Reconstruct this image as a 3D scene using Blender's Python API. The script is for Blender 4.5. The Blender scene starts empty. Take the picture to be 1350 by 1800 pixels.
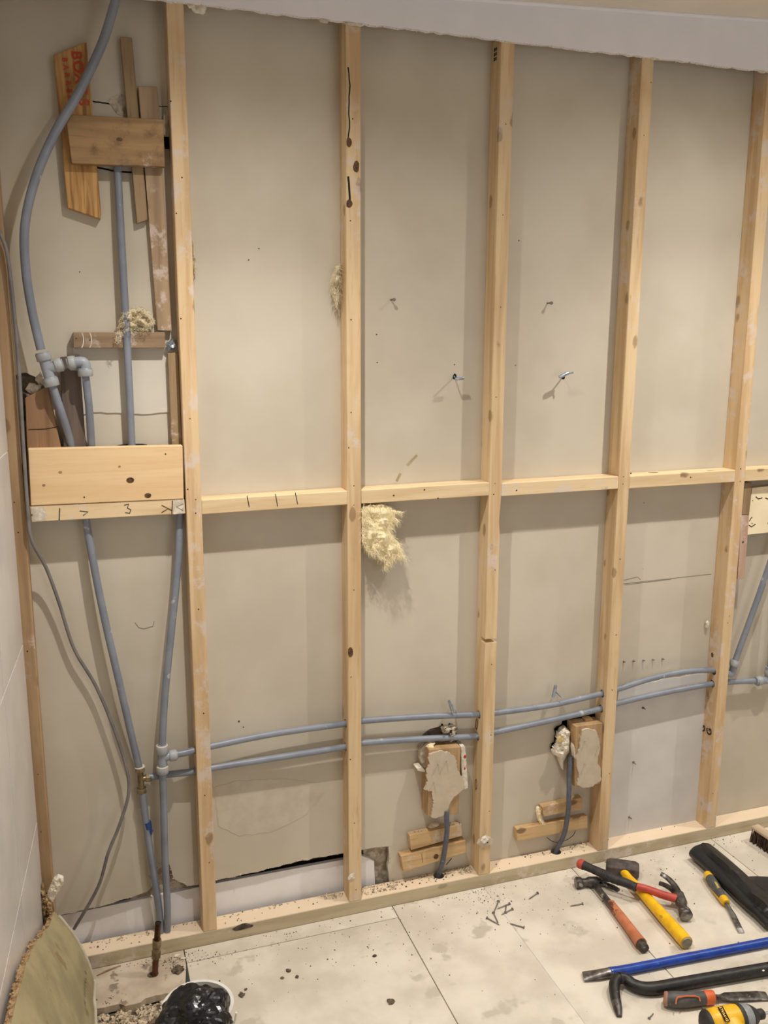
import bpy, bmesh, math, random
import numpy as np
from mathutils import Vector, Matrix, noise
random.seed(7)
SC = bpy.context.scene
COL = SC.collection
# ------------------------------------------------------------------ camera
FPX = 1580.0
CAM = np.array([-.6585, -2.16, 1.6057])
_p, _y, _r = .1977, .3295, .0041
FW = np.array([math.sin(_y)*math.cos(_p), math.cos(_y)*math.cos(_p), -math.sin(_p)])
_r0 = np.array([math.cos(_y), -math.sin(_y), 0.]); _u0 = np.cross(_r0, FW)
RT = math.cos(_r)*_r0 + math.sin(_r)*_u0
UP = -math.sin(_r)*_r0 + math.cos(_r)*_u0
cd = bpy.data.cameras.new('camera'); cam = bpy.data.objects.new('camera', cd); COL.objects.link(cam)
cd.sensor_fit = 'VERTICAL'; cd.sensor_height = 36.0; cd.lens = 36.0*FPX/1800.0
cd.clip_start = .02
cam.matrix_world = Matrix(((RT[0], UP[0], -FW[0], CAM[0]), (RT[1], UP[1], -FW[1], CAM[1]), (RT[2], UP[2], -FW[2], CAM[2]), (0, 0, 0, 1)))
SC.camera = cam
# ------------------------------------------------------------------ light
SC.view_settings.view_transform = 'Standard'; SC.view_settings.look = 'None'
SC.view_settings.exposure = 0.15; SC.view_settings.gamma = 1.0
SC.view_settings.use_curve_mapping = False
w = bpy.data.worlds.new('world'); SC.world = w; w.use_nodes = True
w.node_tree.nodes['Background'].inputs[0].default_value = (.9, .95, 1, 1)
w.node_tree.nodes['Background'].inputs[1].default_value = .05
def ceil_z(x): return 2.387 + .0512*(x-.337)
LAMPS = [(-.28, -.58, 80), (1.0, -.58, 80), (2.28, -.58, 80), (-.28, -1.9, 10), (1.0, -1.9, 10), (2.28, -1.9, 10)]
for lx, ly, lw in LAMPS:
    for nm, share, ang in (('downlight_beam', .72, 104), ('downlight_spill', .28, 156)):
        ld = bpy.data.lights.new(nm, 'SPOT'); ld.energy = lw*share; ld.color = (1, .95, .875)
        ld.spot_size = math.radians(ang); ld.spot_blend = 1.0; ld.shadow_soft_size = .014
        lo = bpy.data.objects.new(nm, ld); COL.objects.link(lo); lo.location = (lx, ly, ceil_z(lx)-.02)
wl = bpy.data.lights.new('added_cool_fill', 'AREA'); wl.shape = 'RECTANGLE'; wl.size = 1.3; wl.size_y = 1.2; wl.energy = 9; wl.color = (.86, .92, 1)  # cool fill light added behind the camera to tint the shadows
wo = bpy.data.objects.new('added_cool_fill', wl); COL.objects.link(wo); wo.location = (.9, -2.96, 1.45); wo.rotation_euler = (math.radians(90), 0, 0)
# ------------------------------------------------------------------ pixel helpers (1350 x 1800 frame)
def ray(x, y): return RT*(x-675)/FPX - UP*(y-900)/FPX + FW
def _pl(ax, v, x, y):
    d = ray(x, y); t = (v-CAM[ax])/d[ax]; q = CAM+t*d; return (float(q[0]), float(q[1]), float(q[2]))
def py(x, y, v): return _pl(1, v, x, y)      # on a plane parallel to the stud wall
def pz(x, y, v=0.0): return _pl(2, v, x, y)  # on a level plane
def px(x, y, v): return _pl(0, v, x, y)
# ------------------------------------------------------------------ materials
MATS = {}
def _new(name):
    m = bpy.data.materials.new(name); m.use_nodes = True; MATS[name] = m
    nt = m.node_tree; b = nt.nodes['Principled BSDF']; return m, nt, b
def srgb(c): return tuple(((v/255)/12.92 if v/255 <= .04045 else ((v/255+.055)/1.055)**2.4) for v in c)+(1,)
def N(nt, t, **kw):
    n = nt.nodes.new(t)
    for k, v in kw.items():
        if k.startswith('i_'): n.inputs[k[2:]].default_value = v
        else: setattr(n, k, v)
    return n
def mixc(nt, fac, a, b):
    n = nt.nodes.new('ShaderNodeMix'); n.data_type = 'RGBA'
    if isinstance(fac, float): n.inputs[0].default_value = fac
    else: nt.links.new(fac, n.inputs[0])
    for s, i in ((a, 6), (b, 7)):
        if isinstance(s, tuple): n.inputs[i].default_value = s
        else: nt.links.new(s, n.inputs[i])
    return n.outputs[2]
def ramp(nt, src, a, b):
    n = nt.nodes.new('ShaderNodeMapRange'); n.inputs[1].default_value = a; n.inputs[2].default_value = b
    n.interpolation_type = 'SMOOTHSTEP'; nt.links.new(src, n.inputs[0]); return n.outputs[0]
def coords(nt, scale, rnd=True):
    tc = N(nt, 'ShaderNodeTexCoord'); out = tc.outputs['Object']
    if rnd:
        oi = N(nt, 'ShaderNodeObjectInfo'); ml = N(nt, 'ShaderNodeMath', operation='MULTIPLY'); ml.inputs[1].default_value = 37.0
        nt.links.new(oi.outputs['Random'], ml.inputs[0])
        ad = N(nt, 'ShaderNodeVectorMath', operation='ADD'); nt.links.new(out, ad.inputs[0]); nt.links.new(ml.outputs[0], ad.inputs[1]); out = ad.outputs[0]
    mp = N(nt, 'ShaderNodeVectorMath', operation='MULTIPLY'); mp.inputs[1].default_value = scale
    nt.links.new(out, mp.inputs[0]); return mp.outputs[0]
def noi(nt, vec, scale, detail=4, rough=.55, dist=0.):
    n = N(nt, 'ShaderNodeTexNoise'); nt.links.new(vec, n.inputs['Vector'])
    n.inputs['Scale'].default_value = scale; n.inputs['Detail'].default_value = detail
    n.inputs['Roughness'].default_value = rough; n.inputs['Distortion'].default_value = dist
    return n.outputs['Fac']
def bump(nt, b, h, st, d=.002):
    n = N(nt, 'ShaderNodeBump'); n.inputs['Strength'].default_value = st; n.inputs['Distance'].default_value = d
    nt.links.new(h, n.inputs['Height']); nt.links.new(n.outputs[0], b.inputs['Normal'])
def plain(name, c1, c2=None, rough=.6, scale=40, metal=0., bmp=0., lo=.35, hi=.65, spots=None, detail=5, coat=0.):
    m, nt, b = _new(name); v = coords(nt, (1, 1, 1)); f = noi(nt, v, scale, detail)
    c = mixc(nt, ramp(nt, f, lo, hi), srgb(c1), srgb(c2 or c1))
    if spots:
        s = noi(nt, v, spots[1], 3); c = mixc(nt, ramp(nt, s, spots[2], spots[2]+.06), c, srgb(spots[0]))
    nt.links.new(c, b.inputs['Base Color']); b.inputs['Roughness'].default_value = rough; b.inputs['Metallic'].default_value = metal
    b.inputs['Coat Weight'].default_value = coat
    if bmp: bump(nt, b, noi(nt, v, scale*2.5, 4), bmp)
    return m
def wood(name, light, dark, axis='Z', smear=0., knots=.5, rough=.62, smear_c=(214, 200, 190), grain=1., stain=0., freq=2.2, dust=None):
    m, nt, b = _new(name)
    k = {'X': (1, 14, 14), 'Y': (14, 1, 14), 'Z': (14, 14, 1)}[axis]
    v = coords(nt, k); v1 = coords(nt, (1, 1, 1))
    g1 = noi(nt, v, freq, 3, .5, .6); g2 = noi(nt, v, 9., 5, .65)
    l, d = srgb(light), srgb(dark)
    c = mixc(nt, ramp(nt, g1, .38, .68), l, mixc(nt, .55*grain, l, d))
    c = mixc(nt, ramp(nt, g2, .52, .8), c, mixc(nt, .7*grain, l, d))
    kk = {'X': (9, 18, 18), 'Y': (18, 9, 18), 'Z': (18, 18, 9)}[axis]
    if knots:
        vo = N(nt, 'ShaderNodeTexVoronoi'); nt.links.new(coords(nt, kk), vo.inputs['Vector']); vo.inputs['Scale'].default_value = .75
        kd = noi(nt, v1, 60, 2); ma = N(nt, 'ShaderNodeMath', operation='MULTIPLY_ADD'); nt.links.new(kd, ma.inputs[0]); ma.inputs[1].default_value = .12; nt.links.new(vo.outputs['Distance'], ma.inputs[2])
        inv = N(nt, 'ShaderNodeMath', operation='SUBTRACT'); inv.inputs[0].default_value = 1; nt.links.new(ramp(nt, ma.outputs[0], .15, .21), inv.inputs[1])
        kf = N(nt, 'ShaderNodeMath', operation='MULTIPLY'); nt.links.new(inv.outputs[0], kf.inputs[0]); kf.inputs[1].default_value = knots
        c = mixc(nt, kf.outputs[0], c, srgb((96, 60, 32)))
    st = noi(nt, v1, 5, 4); c = mixc(nt, ramp(nt, st, .58, .8), c, mixc(nt, .5, l, d))
    if stain:
        s0 = noi(nt, v1, 11, 6, .7); mz = N(nt, 'ShaderNodeMath', operation='MULTIPLY'); nt.links.new(ramp(nt, s0, .5, .68), mz.inputs[0]); mz.inputs[1].default_value = stain
        c = mixc(nt, mz.outputs[0], c, srgb((96, 74, 50)))
    if smear:
        s = noi(nt, v1, 16, 6, .7); s2 = noi(nt, v1, 3.2, 2)
        mm = N(nt, 'ShaderNodeMath', operation='MULTIPLY'); nt.links.new(ramp(nt, s, .5, .62), mm.inputs[0]); nt.links.new(ramp(nt, s2, .62-.3*smear, .7-.3*smear), mm.inputs[1])
        m3 = N(nt, 'ShaderNodeMath', operation='MULTIPLY'); nt.links.new(mm.outputs[0], m3.inputs[0]); m3.inputs[1].default_value = .75
        c = mixc(nt, m3.outputs[0], c, srgb(smear_c))
    if dust:   # plaster dust settled on the upward face
        ge = N(nt, 'ShaderNodeNewGeometry'); sx = N(nt, 'ShaderNodeSeparateXYZ'); nt.links.new(ge.outputs['True Normal'], sx.inputs[0])
        md = N(nt, 'ShaderNodeMath', operation='MULTIPLY'); nt.links.new(ramp(nt, sx.outputs[2], .6, .9), md.inputs[0]); md.inputs[1].default_value = .85
        c = mixc(nt, md.outputs[0], c, srgb(dust))
    nt.links.new(c, b.inputs['Base Color']); b.inputs['Roughness'].default_value = rough; b.inputs['Specular IOR Level'].default_value = .3
    bump(nt, b, g2, .25, .0015); return m

W_STUD = wood('pine_stud', (220, 194, 154), (178, 140, 96), 'Z', .35)
W_STUD1 = wood('pine_stud_plastered', (220, 192, 152), (182, 144, 100), 'Z', 1.0)
W_STUD0 = wood('pine_stud_dark', (180, 150, 114), (134, 104, 72), 'Z', .2)
W_NOG = wood('pine_noggin', (226, 202, 162), (196, 162, 118), 'X', .3, .7)
W_PLATE = wood('sole_plate_timber', (196, 182, 152), (160, 145, 114), 'X', .5, .35, dust=(236, 214, 186))
W_PLANK = wood('pine_plank', (230, 200, 156), (205, 160, 108), 'X', 0., .9, grain=.6)
W_FIR = wood('orange_fir', (200, 156, 98), (132, 90, 48), 'Z', 0, 0, grain=1.6, freq=7.)
W_OLD = wood('old_stained_board', (168, 136, 96), (108, 82, 54), 'X', .15, .8, stain=.75)
W_OLDZ = wood('old_batten', (160, 136, 104), (108, 86, 62), 'Z', .25, .3)
W_GREY = wood('weathered_batten', (178, 152, 122), (120, 96, 74), 'Z', .5, .3)
W_GREYX = wood('weathered_batten_level', (152, 128, 102), (98, 77, 57), 'X', .5, .3)
W_DARK = wood('dark_grey_batten', (112, 98, 88), (66, 56, 50), 'Z', 0, .3)
W_RED = wood('reddish_block', (150, 116, 86), (104, 78, 56), 'Z', .15, .2)
W_BAT = wood('short_pine_batten', (208, 176, 130), (156, 118, 78), 'X', .3, .7)
W_BOX = wood('backing_block', (184, 152, 112), (132, 102, 68), 'Z', .5, .2)
W_PINK = wood('pinkish_batten', (200, 170, 150), (162, 128, 106), 'Z', 1.2, .3)
W_BRUSH = wood('brush_wood', (206, 186, 160), (160, 138, 112), 'Y', 0, 0)
DRY = plain('drywall_back', (204, 195, 178), (194, 184, 166), .75, 3.2, bmp=.05)
DRY_W = plain('drywall_white', (214, 210, 206), (203, 198, 194), .7, 5, bmp=.04)
DRY_TORN = plain('torn_gypsum', (206, 192, 174), (150, 136, 118), .9, 60, bmp=.6)
PLASTER = plain('plaster_patch', (198, 184, 162), (191, 177, 154), .85, 40, bmp=.25)
PLASTER_W = plain('white_plaster', (228, 220, 204), (196, 184, 166), .85, 60, bmp=.6)
PAINT_W = plain('ceiling_paint', (238, 236, 240), (232, 230, 235), .6, 6)
CEIL = plain('ceiling_cream', (226, 218, 206), (220, 212, 200), .7, 6)
WALLP = plain('room_paint', (186, 178, 168), (180, 172, 162), .7, 6)
TILE = plain('wall_tile', (206, 201, 197), (218, 213, 209), .28, 7, detail=6)
GROUT = plain('grout', (252, 250, 246), (248, 244, 240), .8, 30)
WHITE_T = plain('white_skirting', (240, 238, 240), (230, 226, 228), .45, 9)
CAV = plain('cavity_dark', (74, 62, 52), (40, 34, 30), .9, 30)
FLOORB = plain('floor_board_dusty', (221, 212, 197), (200, 190, 174), .7, 6, bmp=.12, spots=((192, 182, 166), 9, .60), detail=10)
FLOORB2 = plain('floor_board_dirty', (204, 190, 170), (176, 160, 140), .8, 12, bmp=.4, spots=((140, 126, 110), 20, .6), detail=8)
SUB = plain('subfloor', (120, 104, 86), (80, 68, 56), .9, 14, bmp=.4)
PIPE = plain('grey_plastic_pipe', (134, 139, 150), (120, 126, 138), .38, 12, spots=((176, 178, 182), 26, .66))
FIT = plain('grey_fitting', (150, 156, 164), (138, 144, 152), .42, 30)
FIT_D = plain('grey_fitting_collar', (162, 164, 164), (148, 150, 152), .5, 30)
RINGW = plain('fitting_ring', (214, 206, 190), (200, 192, 176), .6, 30)
CABLE = plain('cable_grey', (126, 120, 116), (108, 104, 104), .5, 30)
FLEX = plain('flex_grey', (96, 100, 112), (84, 88, 100), .55, 60, spots=((150, 146, 140), 60, .68))
BRASS = plain('dull_brass', (156, 136, 104), (112, 96, 72), .4, 40, metal=.6)
COPPER = plain('aged_copper', (104, 74, 54), (72, 50, 36), .4, 50, metal=.8)
STEEL = plain('worn_steel', (150, 146, 142), (98, 92, 88), .38, 50, metal=.8)
STEEL_D = plain('dark_steel', (98, 92, 88), (58, 53, 50), .42, 60, metal=.5, spots=((170, 166, 160), 50, .62))
STEEL_B = plain('bright_steel', (206, 206, 206), (180, 180, 182), .3, 40, metal=.8)
ZINC = plain('zinc_anchor', (182, 192, 202), (140, 150, 162), .35, 60, metal=.6)
NAILM = plain('nail_steel', (142, 134, 128), (112, 105, 100), .45, 60, metal=.25)
BLACK = plain('black_hole', (24, 20, 18), (14, 12, 10), .9, 40)
BLK_IRON = plain('black_iron', (46, 44, 42), (30, 28, 27), .45, 60, bmp=.15, metal=.2, spots=((92, 88, 82), 60, .68))
BLK_RUB = plain('black_rubber', (34, 34, 36), (24, 24, 26), .38, 30, bmp=.3, spots=((66, 64, 64), 18, .66))
BLK_GRIP = plain('black_grip', (52, 50, 50), (38, 36, 36), .6, 60, bmp=.2)
BAG = plain('black_bag', (22, 23, 30), (14, 14, 18), .26, 30, bmp=.15)
BLUE = plain('blue_paint', (24, 70, 168), (18, 54, 140), .35, 40, spots=((60, 96, 170), 60, .68))
YEL = plain('yellow_handle', (246, 196, 30), (232, 176, 20), .42, 40, spots=((200, 150, 40), 30, .68))
YEL2 = plain('yellow_plastic', (236, 186, 36), (224, 172, 30), .4, 40)
ORG = plain('orange_handle', (200, 124, 86), (178, 106, 72), .55, 30, spots=((96, 62, 48), 26, .6))
ORG2 = plain('orange_plastic', (222, 110, 56), (206, 98, 48), .5, 40)
RED = plain('red_handle', (192, 80, 66), (172, 64, 52), .5, 40, spots=((110, 50, 42), 30, .68))
GREYP = plain('grey_plastic', (86, 86, 86), (70, 70, 70), .55, 50, spots=((128, 124, 118), 30, .66))
GREYL = plain('light_grey_plastic', (150, 152, 154), (134, 136, 138), .4, 40)
INS = plain('mineral_wool', (250, 238, 204), (240, 226, 184), .95, 40)
INS2 = plain('mineral_wool_dull', (226, 214, 184), (204, 190, 156), .95, 40)
OFFC = plain('offcut_paper', (176, 163, 126), (154, 142, 108), .85, 9, bmp=.1, spots=((150, 130, 90), 16, .62), detail=7)
OFFE = plain('offcut_core', (190, 160, 120), (140, 110, 76), .95, 60, bmp=.8)
INK = plain('black_ink', (40, 36, 36), None, .7)
PENCIL = plain('pencil', (120, 112, 102), None, .8)
REDINK = plain('red_ink', (178, 66, 34), None, .7)
REDP = plain('red_paint', (180, 40, 30), None, .6)
CREAM = plain('cream_board', (246, 230, 196), (238, 220, 184), .6, 8)
BUCK = plain('white_bucket', (232, 230, 224), (220, 218, 212), .4, 12)
RUBBLE = plain('rubble', (224, 208, 182), (150, 134, 112), .95, 90)
RUBBLE_D = plain('rubble_dark', (112, 98, 82), (62, 52, 44), .95, 90)
BRIST = plain('brush_bristle', (84, 62, 46), (48, 34, 26), .8, 60)
TAPE = plain('blue_tape', (36, 62, 120), None, .5)
PAPER = plain('torn_paper', (236, 230, 216), (226, 216, 196), .85, 30, bmp=.15)

# ------------------------------------------------------------------ mesh helpers
def obj(name, g, mat, parent=None, smooth=False, bevel=0., kind=None, label=None):
    V, F = g; me = bpy.data.meshes.new(name); me.from_pydata([tuple(v) for v in V], [], F)
    bm = bmesh.new(); bm.from_mesh(me)
    bmesh.ops.recalc_face_normals(bm, faces=bm.faces[:])
    if bevel: bmesh.ops.bevel(bm, geom=bm.edges[:], offset=bevel, segments=1, affect='EDGES', clamp_overlap=True)
    bm.to_mesh(me); bm.free()
    if smooth:
        for p in me.polygons: p.use_smooth = True
        try: me.set_sharp_from_angle(angle=math.radians(50))
        except Exception: pass
    me.materials.append(mat)
    o = bpy.data.objects.new(name, me); COL.objects.link(o)
    if parent: o.parent = parent
    if kind: o['kind'] = kind
    if label: o['label'] = label
    return o
def tag(o, label, cat, group=None):
    o['label'] = label; o['category'] = cat
    if group: o['group'] = group
    return o
def thing(name, label, cat, group=None):
    o = bpy.data.objects.new(name, None); COL.objects.link(o); o.empty_display_size = .02
    return tag(o, label, cat, group)
def join(*gs):
    V, F = [], []
    for v, f in gs:
        n = len(V); V += list(v); F += [[i+n for i in q] for q in f]
    return V, F
def prism(pts, d):
    n = len(pts); d = Vector(d)
    V = [Vector(p) for p in pts]; V += [v+d for v in V]
    F = [list(range(n)), list(range(2*n-1, n-1, -1))]+[[i, (i+1) % n, (i+1) % n+n, i+n] for i in range(n)]
    return V, F
def box(x0, x1, y0, y1, z0, z1): return prism([(x0, y0, z0), (x1, y0, z0), (x1, y0, z1), (x0, y0, z1)], (0, y1-y0, 0))
def pxprism(pts, yf, yb): return prism([py(x, y, yf) for x, y in pts], (0, yb-yf, 0))
def jag(pts, amp=1.2, step=7, closed=True, seed=1):
    r = random.Random(seed); out = []; n = len(pts)
    for i in range(n if closed else n-1):
        a, b = pts[i], pts[(i+1) % n]; L = math.hypot(b[0]-a[0], b[1]-a[1]); k = max(1, int(L/step))
        for j in range(k):
            t = j/k; out.append((a[0]+(b[0]-a[0])*t+(r.uniform(-amp, amp) if j else r.uniform(-amp, amp)*.4), a[1]+(b[1]-a[1])*t+r.uniform(-amp, amp)*(1 if j else .4)))
    if not closed: out.append(pts[-1])
    return out
def catmull(P, k=8):
    P = [Vector(p) for p in P]
    if len(P) < 3: return P
    out = []
    for i in range(len(P)-1):
        a, b, c, d = P[max(i-1, 0)], P[i], P[i+1], P[min(i+2, len(P)-1)]
        for j in range(k):
            t = j/k; out.append(.5*((2*b)+(c-a)*t+(2*a-5*b+4*c-d)*t*t+(3*b-a-3*c+d)*t**3))
    return out+[P[-1]]
def rod(P, R, seg=14, ref=None, flat=1., caps=True):
    """tube along points with one radius per point; flat scales the section along ref"""
    P = [Vector(p) for p in P]; n = len(P)
    if not isinstance(R, (list, tuple)): R = [R]*n
    Fl = flat if isinstance(flat, (list, tuple)) else [flat]*n
    V, F = [], []; pn = None
    for i, p in enumerate(P):
        t = (P[min(i+1, n-1)]-P[max(i-1, 0)]).normalized()
        if pn is None or ref is not None:
            r = Vector(ref) if ref is not None else (Vector((0, 0, 1)) if abs(t.z) < .9 else Vector((0, 1, 0)))
            pn = (r-t*r.dot(t)).normalized()
        else: pn = (pn-t*pn.dot(t)).normalized()
        bn = t.cross(pn)
        for k in range(seg):
            a = 2*math.pi*k/seg; V.append(p+pn*(math.cos(a)*R[i]*Fl[i])+bn*(math.sin(a)*R[i]))
    for i in range(n-1):
        for k in range(seg): F.append([i*seg+k, i*seg+(k+1) % seg, (i+1)*seg+(k+1) % seg, (i+1)*seg+k])
    if caps: F += [list(range(seg-1, -1, -1)), list(range((n-1)*seg, n*seg))]
    return V, F
def smoothrod(P, R, k=8, **kw):
    Q = catmull(P, k)
    if isinstance(R, (list, tuple)):
        S = []
        for i in range(len(R)-1): S += [R[i]+(R[i+1]-R[i])*j/k for j in range(k)]
        R = S+[R[-1]]
    return rod(Q, R, **kw)
def pipe(name, P, r, mat, parent=None, k=8, seg=14, **kw): return obj(name, smoothrod(P, r, k, seg=seg), mat, parent, True, **kw)
def blob(c, s, amp=.3, sub=2, fr=1.6, seed=0):
    bm = bmesh.new(); bmesh.ops.create_icosphere(bm, subdivisions=sub, radius=1.)
    V = []
    for v in bm.verts:
        q = v.co*fr+Vector((seed*3.1, seed*1.7, seed*.9)); d = 1+amp*noise.noise(q)+amp*.5*noise.noise(q*2.3)
        V.append(Vector((c[0]+v.co.x*s[0]*d, c[1]+v.co.y*s[1]*d, c[2]+v.co.z*s[2]*d)))
    F = [[v.index for v in f.verts] for f in bm.faces]; bm.free(); return V, F
def inside(p, poly):
    c = False; n = len(poly)
    for i in range(n):
        a, b = poly[i], poly[i-1]
        if (a[1] > p[1]) != (b[1] > p[1]) and p[0] < (b[0]-a[0])*(p[1]-a[1])/(b[1]-a[1])+a[0]: c = not c
    return c
def pdist(p, poly):
    m = 1e9; n = len(poly)
    for i in range(n):
        a, b = poly[i-1], poly[i]; dx, dy = b[0]-a[0], b[1]-a[1]; L = dx*dx+dy*dy or 1e-9
        t = max(0, min(1, ((p[0]-a[0])*dx+(p[1]-a[1])*dy)/L)); m = min(m, math.hypot(p[0]-a[0]-dx*t, p[1]-a[1]-dy*t))
    return m
def pillow(poly, yf, yb, step=3., d0=12., amp=.5, fr=.08, seed=0, hmin=.05):
    """lumpy mass over a pixel outline, real depth from yb (wall) out to yf"""
    xs = [p[0] for p in poly]; ys = [p[1] for p in poly]; idx = {}; V = []
    nx = int((max(xs)-min(xs))/step)+2; ny = int((max(ys)-min(ys))/step)+2
    for j in range(ny):
        for i in range(nx):
            q = (min(xs)+i*step, min(ys)+j*step)
            if not inside(q, poly): continue
            h = min(1, pdist(q, poly)/d0)**.5*(1-amp*.5+amp*noise.noise(Vector((q[0]*fr, q[1]*fr, seed)))+amp*.4*noise.noise(Vector((q[0]*fr*3, q[1]*fr*3, seed))))
            yy = yb+(yf-yb)*max(hmin, h); p = py(q[0], q[1], yy)
            idx[i, j] = len(V); V.append(p); V.append((p[0], yb, p[2]))
    F = []; ed = {}
    for (i, j) in idx:
        k = [(i, j), (i+1, j), (i+1, j+1), (i, j+1)]
        if all(c in idx for c in k):
            f = [idx[c] for c in k]; F.append(f); F.append([a+1 for a in f[::-1]])
            for a, b in zip(f, f[1:]+f[:1]): ed[(a, b)] = 1
    for (a, b) in list(ed):
        if (b, a) not in ed: F.append([b, a, a+1, b+1])
    return V, F
def fibres(poly, yf, yb, n, length, dirn, spread, wid, seed=0, edge=0.):
    r = random.Random(seed); xs = [p[0] for p in poly]; ys = [p[1] for p in poly]; V, F = [], []; c = 0
    while c < n:
        q = (r.uniform(min(xs), max(xs)), r.uniform(min(ys), max(ys)))
        if not inside(q, poly): continue
        if edge and pdist(q, poly) > edge and r.random() < .75: continue
        c += 1
        p = Vector(py(q[0], q[1], r.uniform(yf, yb)))
        d = Vector((dirn[0]+r.gauss(0, spread), r.gauss(0, spread*.6)-.1, dirn[1]+r.gauss(0, spread))).normalized()
        s = d.cross(Vector((r.gauss(0, 1), r.gauss(0, 1), r.gauss(0, 1)))).normalized(); L = length*r.uniform(.4, 1.3); b = len(V)
        for k in range(4):
            t = k/3; d2 = (d+s*r.uniform(-.6, .6)*.3).normalized(); pp = p+d2*(L*t)+Vector((0, 0, -.15*L*t*t)); wv = s.cross(d)*(wid*(1-.8*t))
            V += [pp-wv, pp+wv]
        for k in range(3): F.append([b+2*k, b+2*k+1, b+2*k+3, b+2*k+2])
    return V, F
def crumbs(spots, seed=0):
    """spots: (x,y,z,size)"""
    r = random.Random(seed); V, F = [], []
    for x, y, z, s in spots:
        n = len(V); pts = [(1, 0, -.35), (-.5, .86, -.35), (-.5, -.86, -.35), (.5, .5, .5), (-.7, .1, .55), (.3, -.6, .5)]; a = r.uniform(0, 6.3); ca, sa = math.cos(a), math.sin(a)
        for p in pts:
            k = [r.uniform(.6, 1.2)*s for _ in range(3)]; u = (p[0]*k[0], p[1]*k[1], (p[2]+.35)*k[2])
            V.append((x+u[0]*ca-u[1]*sa, y+u[0]*sa+u[1]*ca, z+u[2]))
        F += [[n+i for i in f] for f in ([0, 2, 1], [3, 4, 5], [0, 1, 3], [1, 4, 3], [1, 2, 4], [2, 5, 4], [2, 0, 5], [0, 3, 5])]
    return V, F
def stroke(pts, w, nrm, lift=.0006):
    """flat line of ink: ribbon along 3d points lying on a face with normal nrm"""
    P = [Vector(p) for p in pts]; nrm = Vector(nrm).normalized(); V, F = [], []
    for i, p in enumerate(P):
        t = (P[min(i+1, len(P)-1)]-P[max(i-1, 0)]).normalized(); s = t.cross(nrm).normalized()*w/2
        V += [p+nrm*lift-s, p+nrm*lift+s]
    for i in range(len(P)-1): F.append([2*i, 2*i+1, 2*i+3, 2*i+2])
    return V, F
def text(name, body, size, mat, M4, parent, depth=.0003):
    cu = bpy.data.curves.new(name, 'FONT'); cu.body = body; cu.size = size; cu.extrude = depth; cu.offset = size*.03; cu.align_x = 'CENTER'; cu.align_y = 'CENTER'
    t = bpy.data.objects.new(name+'_c', cu); COL.objects.link(t)
    dg = bpy.context.evaluated_depsgraph_get(); me = bpy.data.meshes.new_from_object(t.evaluated_get(dg))
    bpy.data.objects.remove(t); me.transform(M4); me.materials.clear(); me.materials.append(mat)
    o = bpy.data.objects.new(name, me); COL.objects.link(o); o.parent = parent; return o
def frame(o, xa, ya):
    xa = Vector(xa).normalized(); ya = Vector(ya); ya = (ya-xa*ya.dot(xa)).normalized(); za = xa.cross(ya)
    return Matrix(((xa.x, ya.x, za.x, o[0]), (xa.y, ya.y, za.y, o[1]), (xa.z, ya.z, za.z, o[2]), (0, 0, 0, 1)))
def xf(g, M4): return [M4 @ Vector(v) for v in g[0]], g[1]
def cut(o, gs):
    """bore real holes"""
    cs = []
    for g in gs:
        c = obj('cutter', g, BLACK); md = o.modifiers.new('b', 'BOOLEAN'); md.operation = 'DIFFERENCE'; md.object = c; md.solver = 'EXACT'; cs.append(c)
    bpy.context.view_layer.update(); dg = bpy.context.evaluated_depsgraph_get()
    me = bpy.data.meshes.new_from_object(o.evaluated_get(dg)); o.modifiers.clear(); o.data = me
    for c in cs: bpy.data.objects.remove(c)
def line(a, b, n):
    a, b = Vector(a), Vector(b); return [a+(b-a)*i/n for i in range(n+1)]

# ================================================================== STRUCTURE
D = .0566; WS = .0366; PB = .0408
XS = [None, -.4037, 0., .3968, .7988, 1.2006]
XR = 2.6; YF = -3.0; XL = -.9
def struct(name, g, mat, parent=None, **kw): return obj(name, g, mat, parent, kind='structure', **kw)

# back of the neighbouring room's plasterboard, with its torn openings
def loop3(pts, y): return [py(a, b, y) for a, b in pts]
edge_px = jag([(60, 1617), (125, 1605), (180, 1592), (232, 1577), (262, 1566), (268, 1556), (262, 1540), (285, 1512), (298, 1520), (306, 1545), (330, 1558), (352, 1555)], .8, 8, False, 3) + \
    jag([(380, 1548), (440, 1535), (500, 1520), (560, 1507), (604, 1500), (660, 1490), (683, 1488)], 1.1, 9, False, 4) + jag([(684, 1500), (682, 1530), (686, 1560)], 1., 7, False, 5)
edge = loop3(edge_px, D)
outer = [(XL, D, 0.0)]+[(XL, D, edge[0][2])]+edge[:-1]+[(edge[-1][0], D, 0.0), (XR, D, 0.), (XR, D, 2.6), (XL, D, 2.6)]
holes_px = [jag([(742, 1292), (756, 1281), (774, 1276), (800, 1280), (806, 1300), (800, 1320), (760, 1322), (744, 1312)], 1, 5, True, 6),
            jag([(988, 1268), (1010, 1256), (1040, 1252), (1052, 1258), (1056, 1276), (1000, 1290), (984, 1282)], 1, 5, True, 7),
            jag([(288, 238), (298, 236), (301, 262), (290, 262)], .8, 7, True, 8),
            jag([(22, 660), (46, 655), (72, 668), (84, 690), (60, 700), (44, 740), (28, 740)], 1.2, 6, True, 9)]
bm = bmesh.new()
def addloop(pts):
    vs = [bm.verts.new(p) for p in pts]
    for i in range(len(vs)): bm.edges.new((vs[i-1], vs[i]))
addloop(outer)
for h in holes_px: addloop(loop3(h, D))
bmesh.ops.triangle_fill(bm, edges=bm.edges[:], use_beauty=True)
r_ = bmesh.ops.extrude_face_region(bm, geom=bm.faces[:])
bmesh.ops.translate(bm, vec=(0, .0125, 0), verts=[v for v in r_['geom'] if isinstance(v, bmesh.types.BMVert)])
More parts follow.
